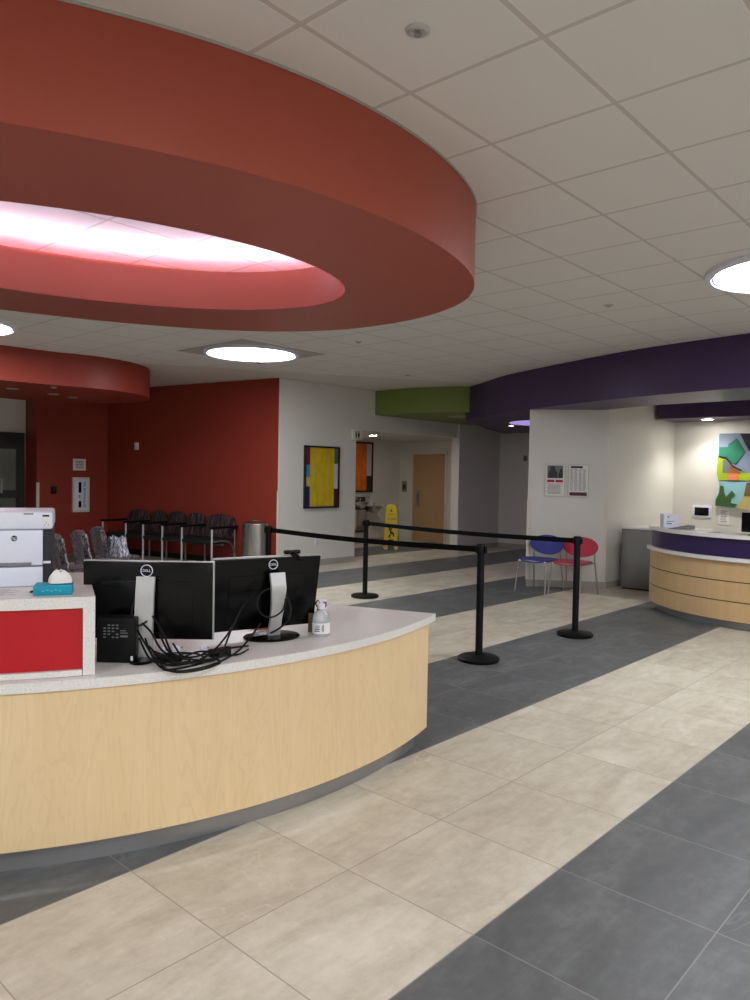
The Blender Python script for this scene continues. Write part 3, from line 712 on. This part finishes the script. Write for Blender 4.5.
# ------------------------------------------------------------------ queue posts
def stanchion(x, y, label):
    o = empty('queue_post', (x, y, 0), 0, label, 'queue post', 'black belt queue posts')
    B().lathe([(0,0),(.172,0),(.18,.008),(.18,.026),(.165,.036),(.06,.047),(.045,.05),(0,.05)], seg=48).build('base', M['black'], o)
    B().cyl((0,0), .032, .048, .93, seg=28).build('post', M['black'], o)
    B().lathe([(0,.925),(.036,.925),(.038,.935),(.038,1.0),(.034,1.01),(.0,1.012)], seg=28).box((.02,-.014,.935), (.052,.014,.992)).box((-.052,-.014,.935), (-.02,.014,.992)).box((-.014,.02,.935), (.014,.052,.992)).box((-.014,-.052,.935), (.014,-.02,.992)).build('belt_head', M['black'], o)
    return o
P1, P2, P3, P4 = (5.36,3.65), (6.92,3.55), (7.05,6.60), (5.27,6.41)
s1 = stanchion(*P1, 'black queue post nearest the front desk, right of the belt run')
s2 = stanchion(*P2, 'black queue post in front of the raspberry chair')
s3 = stanchion(*P3, 'black queue post in front of the drinking fountain')
s4 = stanchion(*P4, 'black queue post in front of the steel trash can')
def belt(o, p, q):
    p = Vector((*p, .964)); q = Vector((*q, .964)); d = (q-p).normalized(); p += d*.05; q -= d*.05; n_ = Vector((-d.y, d.x, 0))
    def f(u, v): 
        c = p.lerp(q, u); c.z += -.02*math.sin(PI*u)+(v-.5)*.05; return c-o.location+n_*.0015
    B().sheet(f, 24, 1, .003).build('belt', M['belt'], o)
belt(s4, P4, P1); belt(s3, P3, P2)

# ------------------------------------------------------------------ waiting area
def trash(x, y):
    o = empty('trash_can', (x, y, 0), 0, 'round brushed steel trash can against the red wall', 'trash can')
    B().lathe([(0,.03),(.215,.03),(.215,.75),(.0,.75)], seg=48).build('body', M['brushed'], o)
    B().lathe([(0,0),(.205,0),(.205,.03),(0,.03)], seg=48).build('base_ring', M['black'], o)
    B().lathe([(.12,.81),(.13,.80),(.22,.77),(.222,.75),(.21,.75),(.2,.77),(.12,.79),(.12,.81)], seg=48).build('lid', M['brushed'], o)
trash(7.70, 9.70)
# row of linked chairs along the red wall; local x along the wall away from the corner, local y toward the room
th = math.atan2(td.y, td.x)
row = empty('linked_seating', (A.x, A.y, 0), th, 'row of five linked dark striped chairs with armrests along the red wall', 'seating')
S = [.85, 1.55, 2.03, 2.52, 2.98, 3.62]
off = .64
def cushion(x0, x1, y0, y1, z0, z1, bev): return B().box((x0,y0,z0), (x1,y1,z1), bev=bev)
for i in range(5):
    a_, b_ = S[i]+.005, S[i+1]-.005
    B().box((a_, .16, .39), (b_, .66, .46), bev=.025).build('seat', M['cover_teal'], row)
    nb = 14
    def bk(u, v, a_=a_, b_=b_):
        x = a_+(b_-a_)*(.5+(u-.5)*(1.0-.22*max(0, v-.55)**1.2*2.2)); z = .47+v*.40-.05*(abs(u-.5)*2)**3*v
        return Vector((x, .15-.09*v+.03*math.cos((u-.5)*2.6), z))
    B().sheet(bk, 14, 10, .05).build('backrest', M['fabric'], row)
for i, s_ in enumerate(S):
    B().tube([(s_, off, 0), (s_, off, .66)], .018, 10).build('leg', M['silver'], row)
    B().tube([(s_, .1, 0), (s_, .1, .62)], .016, 10).build('leg', M['steel'], row)
    B().box((s_-.032, .04, .65), (s_+.032, off+.04, .69), bev=.012).build('armrest', M['black'], row)
B().tube([(S[0]-.02,.4,.38),(S[-1]+.02,.4,.38)], .02, 8).build('seat_beam', M['steel'], row)
B().tube(spline([(S[0]-.005, off-.02, .44),(S[0]-.01, .4, .44),(S[0]-.01,.2,.38),(S[0]-.01,.05,.12),(S[0]-.01,.03,0)], 6), .014, 8).build('end_brace', M['steel'], row)

# patterned chairs wrapped in film
def wrapped_chair(x, y, rz, label, film_on):
    o = empty('wrapped_chair', (x, y, 0), rz, label, 'chair', 'patterned chairs still in plastic film')
    # local +x is the way the chair faces
    def bk(u, v):
        w_ = .23*(1-.3*max(0, v-.65)**1.5*3)
        return Vector((-.2-.08*v+.03*math.cos((u-.5)*3), (u-.5)*2*w_, .40+.42*v-.03*(abs(u-.5)*2)**3*v))
    B().sheet(bk, 12, 12, .07).build('backrest', M['pattern'], o)
    B().box((-.2,-.24,.36), (.27,.24,.44), bev=.03).build('seat', M['pattern'], o)
    for sx in (-.2,.24):
        for sy in (-.22,.22): B().tube([(sx,sy,0),(sx,sy,.37 if sx > 0 else .5)], .012, 8).build('leg', M['dark'], o)
    if film_on:
        def fl(u, v):
            a = u*2*PI; k = 1+.09*math.sin(7*a+3*v)+.05*math.sin(13*a)
            return Vector((.03+.17*k*math.cos(a)*(1-.45*v), .25*k*math.sin(a)*(1-.4*v), .30+.38*v+.02*math.sin(5*a)))
        B().sheet(fl, 48, 8, .004).build('plastic_film', M['wrap'], o)
    else:
        def fl(u, v): return Vector((-.13-.08*v+.012*math.sin(20*v+9*u), -.25+.006*math.sin(12*v)+u*.05, .36+.44*v))
        B().sheet(fl, 6, 16, .003).build('plastic_film', M['wrap'], o)
fa = CR+rad(38)
wrapped_chair(*cam_xy(75, 8.8), fa, 'patterned film wrapped chair nearest the printer', False)
wrapped_chair(*cam_xy(97, 9.45), fa, 'patterned film wrapped chair between two others, behind the desk', False)
wrapped_chair(*cam_xy(115, 10.1), fa, 'patterned chair with bunched clear film over its seat', True)

# blue and raspberry chairs
def shell_chair(x, y, rz, label, m_, grp=None):
    o = empty('waiting_chair', (x, y, 0), rz, label, 'chair')
    # faces local -x
    def seat(u, v):
        a = u*2*PI; sx = .235*(abs(math.cos(a))**.6)*(1 if math.cos(a) > 0 else -1); sy = .235*(abs(math.sin(a))**.6)*(1 if math.sin(a) > 0 else -1)
        return Vector((sx*v, sy*v, .445+.02*v*v-.035*(1 if sx < 0 else .2)*(sx*v/.235)**2))
    B().sheet(seat, 40, 6, .012).build('seat', M[m_], o)
    def bk(u, v):
        a = u*2*PI
        yy = .27*math.cos(a)*v; zz = .655+(.125 if math.sin(a) > 0 else .155)*math.sin(a)*v
        return Vector((.235+.10*(zz-.6)-.35*yy*yy*1.6, yy, zz))
    B().sheet(bk, 40, 6, .012).build('backrest', M[m_], o)
    for sy in (-.215,.215):
        B().tube([(-.245,sy*1.1,0),(-.19,sy,.44)], .011, 10).build('leg', M['steel'], o)
        B().tube(spline([(.285,sy*1.12,0),(.22,sy,.43),(.215,sy*.98,.55),(.24,sy*.9,.69)], 6), .011, 10).build('leg', M['steel'], o)
    B().tube([(-.19,-.215,.43),(-.19,.215,.43)], .009, 8).tube([(.2,-.215,.43),(.2,.215,.43)], .009, 8).tube([(-.19,-.2,.43),(.2,-.2,.43)], .009, 8).tube([(-.19,.2,.43),(.2,.2,.43)], .009, 8).build('seat_frame', M['steel'], o)
shell_chair(9.29, 5.34, 0, 'blue plastic chair with oval back against the column', 'blue_seat')
shell_chair(9.36, 4.86, 0, 'raspberry red plastic chair with oval back against the column', 'red_seat')

# ------------------------------------------------------------------ wall items
def frame_pic(name, x0, x1, z0, z1, y, label, cat):
    o = empty(name, ((x0+x1)/2, y, (z0+z1)/2), 0, label, cat)
    return o, (x1-x0)/2, (z1-z0)/2
def fr(o, w_, h_, t=.03, d=.04, m='dark'):
    B().box((-w_,-d,-h_), (-w_+t,0,h_)).box((w_-t,-d,-h_), (w_,0,h_)).box((-w_,-d,h_-t), (w_,0,h_)).box((-w_,-d,-h_), (w_,0,-h_+t)).build('frame', M[m], o)
def rect(o, x0, x1, z0, z1, y, m, name):
    return B().box((x0,y-.004,z0), (x1,y,z1)).build(name, m, o)
o, w_, h_ = frame_pic('framed_painting', 8.54, 9.37, 1.0, 2.08, 9.478, 'framed yellow abstract painting on the white wall', 'painting')
fr(o, w_, h_)
B().box((-w_+.03,-.018,-h_+.03), (w_-.03,-.001,h_-.03)).build('canvas', M['canvas_y'], o)
cols = [('maroon',(110,28,40)),('sky',(70,140,190)),('sand',(200,180,90)),('navy',(20,30,110))]
zz = [h_-.03, .21, .0, -.16, -h_+.03]
for k, (nm, c_) in enumerate(cols): rect(o, -w_+.03, -w_+.13, zz[k+1], zz[k], -.018, flat(nm, c_), 'colour_block')
for nm, c_, a_, b_ in [('slate',(90,100,110),.36,h_-.03),('moss',(60,110,70),.24,.36),('offwhite',(200,196,186),-.2,.24),('wine',(70,24,40),-h_+.03,-.2)]: rect(o, w_-.12, w_-.03, a_, b_, -.018, flat(nm, c_), 'colour_block')
o, w_, h_ = frame_pic('framed_painting', 12.07, 12.93, 1.19, 2.36, 11.948, 'framed orange abstract painting in the alcove above the drinking fountain', 'painting')
fr(o, w_, h_, .04)
B().box((-w_+.04,-.018,-h_+.04), (w_-.04,-.001,h_-.04)).build('canvas', M['canvas_o'], o)
rect(o, w_-.2, w_-.04, -.2, h_-.04, -.018, flat('offwhite', (200,196,186)), 'colour_block')
rect(o, w_-.2, w_-.04, -h_+.04, -.2, -.018, flat('umber', (60,52,44)), 'colour_block')
# restroom sign
o = empty('restroom_sign', (9.815, 9.46, 2.325), 0, 'small white restroom sign with two figures hanging at the alcove corner', 'sign')
B().box((-.125,-.016,-.095), (.125,.016,.095), bev=.003).build('sign_plate', M['cream'], o)
fb = B()
for sx in (-.035,.035):
    fb.lathe([(0,-.002),(.015,-.002),(.015,.002),(0,.002)], seg=16).xf(Matrix.Identity(4))
b = B()
for sx in (-.035,.035):
    b.prism([(sx-.018,.03),(sx+.018,.03),(sx+(.03 if sx > 0 else .016),-.03),(sx+.012,-.03),(sx+.012,-.07),(sx-.012,-.07),(sx-.012,-.03),(sx-(.03 if sx > 0 else .016),-.03)], 0, .002)
    b.cyl((sx, .05), .015, 0, .002, seg=16)
b.xf(T(0,-.0165,0) @ UP).build('figures', M['ink'], o)
# outlet under the yellow painting
def outlet(x, y, z, rz, label):
    o = empty('wall_outlet', (x, y, z), rz, label, 'outlet')
    B().box((-.036,-.006,-.06), (.036,0,.06), bev=.002).build('cover_plate', M['white_plastic'], o)
    B().box((-.017,-.009,.008), (.017,-.005,.042), bev=.002).box((-.017,-.009,-.042), (.017,-.005,-.008), bev=.002).build('socket', M['white'], o)
    return o
outlet(8.85, 9.478, .40, 0, 'white wall outlet below the yellow painting')
# plaque by the door
o = empty('door_plaque', (13.948, 11.79, 1.33), -PI/2, 'square grey and brown room sign beside the alcove door', 'sign')
B().box((-.075,-.012,-.13), (.075,0,.13), bev=.002).build('plate', flat('taupe', (140,132,120)), o)
B().box((-.05,-.015,-.07), (.05,-.0118,.05)).build('panel', flat('umber', (60,52,44)), o)
# wet floor sign
ws = empty('wet_floor_sign', (12.05, 10.55, 0), CR+rad(4), 'tall yellow caution wet floor sign standing in the alcove', 'floor sign')
def wing(sgn):
    b = B()
    pl = [(-.15,.05),(-.07,.05),(-.06,.1),(.06,.1),(.07,.05),(.15,.05),(.115,.86),(.1,.92),(.06,.97),(-.06,.97),(-.1,.92),(-.115,.86)]
    b.prism(pl, -.012, .012)
    return b.xf(T(0, sgn*.1, 0) @ Matrix.Rotation(PI/2-sgn*-.09, 4, 'X'))
wing(-1).build('front_board', M['yellow'], ws); wing(1).build('rear_board', M['yellow'], ws)
for sx in (-.11,.11):
    B().box((sx-.035,-.135,0), (sx+.035,-.08,.055), bev=.01).build('foot', M['cream'], ws)
    B().box((sx-.035,.08,0), (sx+.035,.135,.055), bev=.01).build('foot', M['cream'], ws)
fl_ = T(0,-.1,0) @ Matrix.Rotation(-.09, 4, 'X')
text_mesh('caution_text', 'CAUTION', .045, M['ink'], ws, fl_ @ T(0,-.016,.66) @ UP, .001, .95)
text_mesh('wet_floor_text', 'CUIDADO', .04, M['ink_red'], ws, fl_ @ T(0,-.016,.76) @ UP, .001, .9)
b = B().prism([(0,.87),(.028,.82),(-.028,.82)], 0, .002).xf(T(0,-.0145,0) @ UP); b.xf(fl_).build('warning_triangle', M['ink'], ws)
b = B()
b.cyl((.0,.44), .022, 0, .002, seg=14).prism([(-.07,.5),(-.05,.52),(.0,.40),(.06,.36),(.07,.29),(.05,.28),(.03,.33),(-.02,.36)], 0, .002).prism([(-.02,.36),(.0,.33),(-.03,.26),(-.06,.25),(-.06,.27)], 0, .002).prism([(-.06,.22),(.06,.22),(.05,.2),(-.05,.2)], 0, .002)
b.xf(T(0,-.0145,0) @ UP).xf(fl_).build('slipping_figure', M['ink'], ws)
# drinking fountain
df = empty('drinking_fountain', (12.42, 11.948, 0), 0, 'two level stainless drinking fountain below the orange painting', 'drinking fountain')
B().box((-.42,-.02,.25), (.28,.001,1.12)).build('back_panel', flat('dark_steel', (74,70,66)), df)
b = B()
for k in range(12): b.box((-.4+k*.055,-.03,.3), (-.375+k*.055,-.02,.62))
b.build('louver', M['steel'], df)
B().box((-.42,-.1,1.08), (.36,-.0,1.16), bev=.01).build('top_ledge', M['silver'], df)
for cx_, zt in ((-.12,.98),(.34,.87)):
    B().lathe([(0,zt-.16),(.08,zt-.15),(.16,zt-.06),(.19,zt-.01),(.18,zt),(.15,zt-.02),(.07,zt-.06),(0,zt-.07)], (cx_,-.24), 32, sy=1.1).box((cx_-.15,-.2,zt-.14), (cx_+.15,-.02,zt-.02), bev=.01).build('basin', M['brushed'], df)
    B().tube(spline([(cx_+.1,-.14,zt-.02),(cx_+.1,-.14,zt+.05),(cx_+.07,-.18,zt+.07),(cx_+.05,-.2,zt+.05)], 5), .012, 8).build('spout', M['steel'], df)
B().box((-.3,-.3,.35), (.05,-.02,.8), bev=.02).build('chiller_housing', M['brushed'], df)
B().box((-.22,-.06,1.0), (.0,-.02,1.07)).tube([(.03,-.05,.92),(.03,-.09,1.05)], .012, 8).build('bottle_filler', M['brushed'], df)
# posters on the column
dc = Vector((10.11-9.47, 4.74-5.66)); L_ = dc.length; dc.normalize(); ra = math.atan2(dc.y, dc.x)
def on_col(x, y): return ((x*1.0095-9.556)*dc.x+(y*1.0095-5.706)*dc.y)
def poster(px_, z, label, kind):
    p = Vector((9.556, 5.706))+dc*px_
    o = empty('wall_poster', (p.x, p.y, z), ra, label, 'poster', None)
    w_, h_ = .145, .235
    fr(o, w_, h_, .008, .014, 'silver')
    B().box((-w_+.008,-.008,-h_+.008), (w_-.008,-.001,h_-.008)).build('paper', M['white'], o)
    if kind == 0:
        rect(o, -.11, .115, .03, .215, -.008, flat('photo_grey', (120,122,124)), 'photo')
        B().prism([(-.1,.031),(-.09,.12),(-.07,.15),(-.065,.2),(-.03,.21),(0,.19),(.005,.15),(.03,.12),(.04,.031)], 0, .002).prism([(.05,.031),(.045,.09),(.065,.12),(.075,.17),(.1,.17),(.11,.12),(.112,.031)], 0, .002).xf(T(0,-.0122,0) @ UP).build('photo_figures', flat('photo_dark', (52,54,60)), o)
        rect(o, -.11, -.005, -.03, .005, -.008, M['ink_red'], 'red_box'); rect(o, .01, .115, -.03, .005, -.008, M['ink_red'], 'red_box')
        b = B()
        for k in range(9): b.box((-.11+.006*(k%3), -.0105, -.06-k*.017), (.1-.02*(k%2), -.008, -.054-k*.017))
        b.build('text_lines', M['ink_grey'], o)
    else:
        rect(o, -.11, .06, .185, .215, -.008, M['ink'], 'heading_bar'); rect(o, -.12, .125, -.215, -.165, -.008, flat('footer', (90,34,54)), 'footer_bar')
        b = B()
        for c_ in range(4):
            for k in range(22): b.box((-.115+c_*.06, -.0105, .165-k*.0145), (-.115+c_*.06+random.uniform(.03,.05), -.008, .17-k*.0145))
        b.build('text_lines', M['ink_grey'], o)
poster(on_col(9.685,5.35), 1.565, 'small framed poster with a photo of people, left of two on the column', 0)
poster(on_col(9.875,5.08), 1.56, 'small framed poster filled with a text table, right of two on the column', 1)
# fire cabinet etc on the red end wall  (wall face runs from (5.8,13.62) to (7.23,13.75))
ea = math.atan2(13.75-13.62, 7.23-5.8)
def ewall(x): return (x, 13.62+(x-5.8)*math.tan(ea)-.002)
fx = ewall(6.65)
fc = empty('extinguisher_cabinet', (fx[0], fx[1], 1.12), ea, 'white fire extinguisher cabinet with vertical lettering on the dark red wall', 'cabinet')
B().box((-.17,-.05,-.33), (.17,0,.33), bev=.004).build('cabinet_box', M['cream'], fc)
B().box((-.135,-.056,-.29), (.135,-.05,.29), bev=.003).build('cabinet_door', M['white_plastic'], fc)
text_mesh('lettering', 'FIRE EXTINGUISHER', .06, flat('sign_green', (70,84,72)), fc, T(.055,-.058,0) @ UP @ Matrix.Rotation(-PI/2, 4, 'Z'), .001, .92)
B().box((-.065,-.06,.04), (-.01,-.055,.24)).box((-.065,-.06,-.24), (-.01,-.055,-.12)).build('window', M['gloss_black'], fc)
B().box((-.06,-.065,-.06), (-.035,-.055,.0)).build('latch', M['steel'], fc)
fx = ewall(6.63)
o = empty('wall_sign', (fx[0], fx[1], 1.69), ea, 'small white printed notice above the extinguisher cabinet', 'sign')
B().box((-.13,-.012,-.11), (.13,0,.11), bev=.002).build('board', M['white'], o)
b = B()
for k in range(5): b.box((-.08,-.014,-.07+k*.032), (.08,-.0118,-.055+k*.032))
b.build('text_lines', M['ink_grey'], o)
fx = ewall(6.12)
o = empty('wall_switch', (fx[0], fx[1], 1.21), ea, 'small black switch plate on the dark red wall left of the extinguisher cabinet', 'switch')
B().box((-.055,-.012,-.07), (.055,0,.07), bev=.003).build('plate', M['black'], o); B().box((-.015,-.018,-.03), (.015,-.011,.03), bev=.002).build('rocker', M['ink'], o)
p = A+td*((12.9-A.y)/td.y)-nd*.002
o = empty('wall_strobe', (p.x, p.y, 2.06), th+PI, 'small white alarm strobe on the long red wall', 'alarm')
o.rotation_euler = (0,0,th-PI)
B().box((-.05,-.03,-.07), (.05,0,.07), bev=.006).build('housing', M['cream'], o); B().box((-.025,-.045,-.01), (.025,-.028,.04), bev=.006).build('lens', M['white_plastic'], o)
o = empty('wall_sensor', (14.498, 8.73, 2.02), -PI/2, 'small hook shaped fixture on the far grey wall', 'sensor')
B().box((-.03,-.02,-.05), (.03,0,.05), bev=.004).build('plate', M['grey'], o); B().tube(spline([(0,-.02,.03),(0,-.06,.06),(0,-.09,.02),(0,-.09,-.06)], 5), .012, 8).build('hook', M['grey'], o)

# ------------------------------------------------------------------ right hand desk
PC = (10.0, 2.35); RP = 1.6
dk = empty('service_desk', (10.0, 2.35, 0), 0, 'curved maple desk with dark purple upper band under the purple bulkhead', 'desk')
mi = T(-10.0, -2.35, 0)
a0, a1 = rad(119), rad(262)
def tiers(b, r0, r1, z0, z1, aa=a0, ab=a1, bev=0): return b.arcwall(PC, r0, r1, aa, ab, z0, z1, 90, bev=bev)
tiers(B(), .95, RP-.1, 0, .089, a0+.05).xf(mi).build('kick_plate', M['kick'], dk)
wz = [.09, .305, .52, .735]
b = B()
for k in range(3): tiers(b, RP-.06, RP-.012, wz[k]+.006, wz[k+1]-.006)
b.xf(mi).build('front_panel', M['wood2'], dk)
tiers(B(), .95, RP-.022, .09, .734).xf(mi).build('reveal', M['brown'], dk)
tiers(B(), .9, RP+.025, .736, .775, a0-.02, bev=.004).xf(mi).build('ledge', M['quartz'], dk)
tiers(B(), RP-.34, RP-.03, .776, .979).xf(mi).build('purple_band', M['purple_panel'], dk)
tiers(B(), RP-.38, RP+.005, .98, 1.02, a0-.02, bev=.004).xf(mi).build('counter_top', M['quartz'], dk)
def pd(a, r, z): return (PC[0]+r*math.cos(rad(a)), PC[1]+r*math.sin(rad(a)), z)
q = pd(128, 1.42, 1.021)
o = empty('leaflet_box', q, rad(-50), 'white printed box standing on the left end of the purple banded desk', 'box')
B().box((-.09,-.07,0), (.09,.07,.16), bev=.002).build('carton', M['white_plastic'], o)
b = B().box((-.06,-.0715,.04), (.0,-.0702,.055)).box((-.06,-.0715,.07), (.03,-.0702,.078)).box((-.05,-.0715,.12), (-.03,-.0702,.14)).build('printed_mark', M['ink_grey'], o)
q = pd(141, 1.42, 1.021)
o = empty('card_stand', q, rad(-35), 'dark wedge shaped stand lying flat on the purple banded desk', 'stand')
B().prism([(-.14,0),(.14,0),(.14,.045)], -.06, .06).xf(UP).build('wedge', M['ink_grey'], o)
q = pd(181, 1.42, 1.021)
o = empty('desk_display', q, rad(-88), 'black screen standing on the purple banded desk at the right edge', 'monitor')
B().box((-.16,-.015,.03), (.16,.015,.24), bev=.004).build('screen_housing', M['gloss_black'], o); B().box((-.08,-.06,0), (.08,.06,.012)).box((-.02,-.01,.012), (.02,.01,.05)).build('stand', M['black'], o)
q = pd(164, 1.40, 1.021); paper(q[0], q[1], q[2], .3, .2, rad(-62), 'white papers lying on the purple banded desk beside the black screen')
# low grey cabinet
gc = empty('low_cabinet', (10.73, 4.1, 0), 0, 'low grey cabinet between the nook wall and the purple banded desk', 'cabinet')
B().box((-.28,-.5,.02), (.3,.56,.875), bev=.003).build('carcass', M['grey'], gc)
B().box((-.3,-.52,.877), (.31,.565,.905), bev=.003).build('top', M['quartz'], gc)
B().box((-.25,-.48,0), (.29,.55,.02)).build('plinth', M['dark'], gc)
# things on nook wall x=12.4 (local x along -y)
o = empty('wall_outlet', (12.398, 4.2, 1.1), -PI/2, 'black receptacle in a white plate on the artwork wall', 'outlet')
B().box((-.15,-.008,-.1), (.15,0,.1), bev=.003).build('cover_plate', M['white_plastic'], o); B().box((-.11,-.012,-.065), (.11,-.007,.065), bev=.002).build('socket', M['gloss_black'], o)
o = empty('paper_notice', (12.398, 3.86, 1.04), -PI/2, 'pale notice sheet taped to the artwork wall right of the black outlet', 'notice')
B().box((-.08,-.003,-.13), (.08,0,.13)).build('sheet', M['white'], o)
b = B()
for k in range(7): b.box((-.05,-.0045,-.09+k*.028), (.05-.01*(k%3),-.003,-.08+k*.028))
b.build('printed_lines', M['ink_grey'], o)
# shaped artwork
art = empty('wall_artwork', (12.398, 3.96, 1.72), -PI/2, 'irregular relief artwork of green, blue and lime shapes on the nook wall', 'artwork')
def Aq(X, Y):   # sheet coordinates -> metres on the wall
    return ((X-540)/7.143*.0145, 2.345-(Y-105)/7.143*.0160-1.72)
def apoly(pts, m_, d0, d1, name):
    pp = [Aq(*p) for p in pts]
    B().prism(pp, 0, d1-d0).xf(T(0,-d0,0) @ UP).build(name, m_, art)
apoly([(540,105),(690,105),(1040,115),(1030,430),(545,436),(530,390),(535,270)], flat('a_blue', (120,134,158)), .0, .03, 'upper_board')
apoly([(545,200),(610,200),(610,180),(670,140),(735,235),(665,320),(605,290),(595,268),(545,262)], flat('a_green', (24,112,84)), .03, .042, 'green_shape')
apoly([(535,274),(590,280),(640,330),(715,380),(1030,380),(1030,430),(546,434),(531,390)], flat('a_lime', (160,182,32)), .03, .037, 'lime_shape')
apoly([(575,290),(600,290),(640,330),(620,380),(573,380)], flat('a_grey', (106,112,108)), .037, .043, 'grey_shape')
apoly([(632,332),(712,382),(615,382)], flat('a_rust', (150,88,52)), .037, .044, 'rust_shape')
apoly([(615,384),(690,384),(690,430),(615,430)], flat('a_orange', (226,130,88)), .037, .045, 'orange_shape')
apoly([(545,262),(600,270),(650,330),(715,360),(712,366),(646,338),(596,280),(545,270)], flat('a_dark', (24,24,26)), .042, .05, 'dark_line')
apoly([(692,108),(1035,118),(1030,260),(760,230)], flat('a_night', (28,22,30)), .03, .04, 'dark_shape')
apoly([(555,442),(1030,442),(1030,645),(750,640),(680,625),(525,615),(525,570),(545,530)], flat('a_sky', (140,190,200)), .0, .03, 'lower_board')
apoly([(560,470),(585,475),(590,520),(605,550),(645,505),(670,530),(640,565),(640,592),(690,600),(665,622),(530,614),(530,580),(555,520)], flat('a_forest', (58,92,44)), .03, .042, 'forest_shape')
apoly([(752,446),(1028,446),(1028,642),(750,638),(680,624),(722,560)], flat('a_tan', (196,180,112)), .03, .038, 'tan_shape')
apoly([(752,446),(900,446),(860,540),(735,540)], flat('a_brown', (110,92,56)), .038, .044, 'brown_shape')
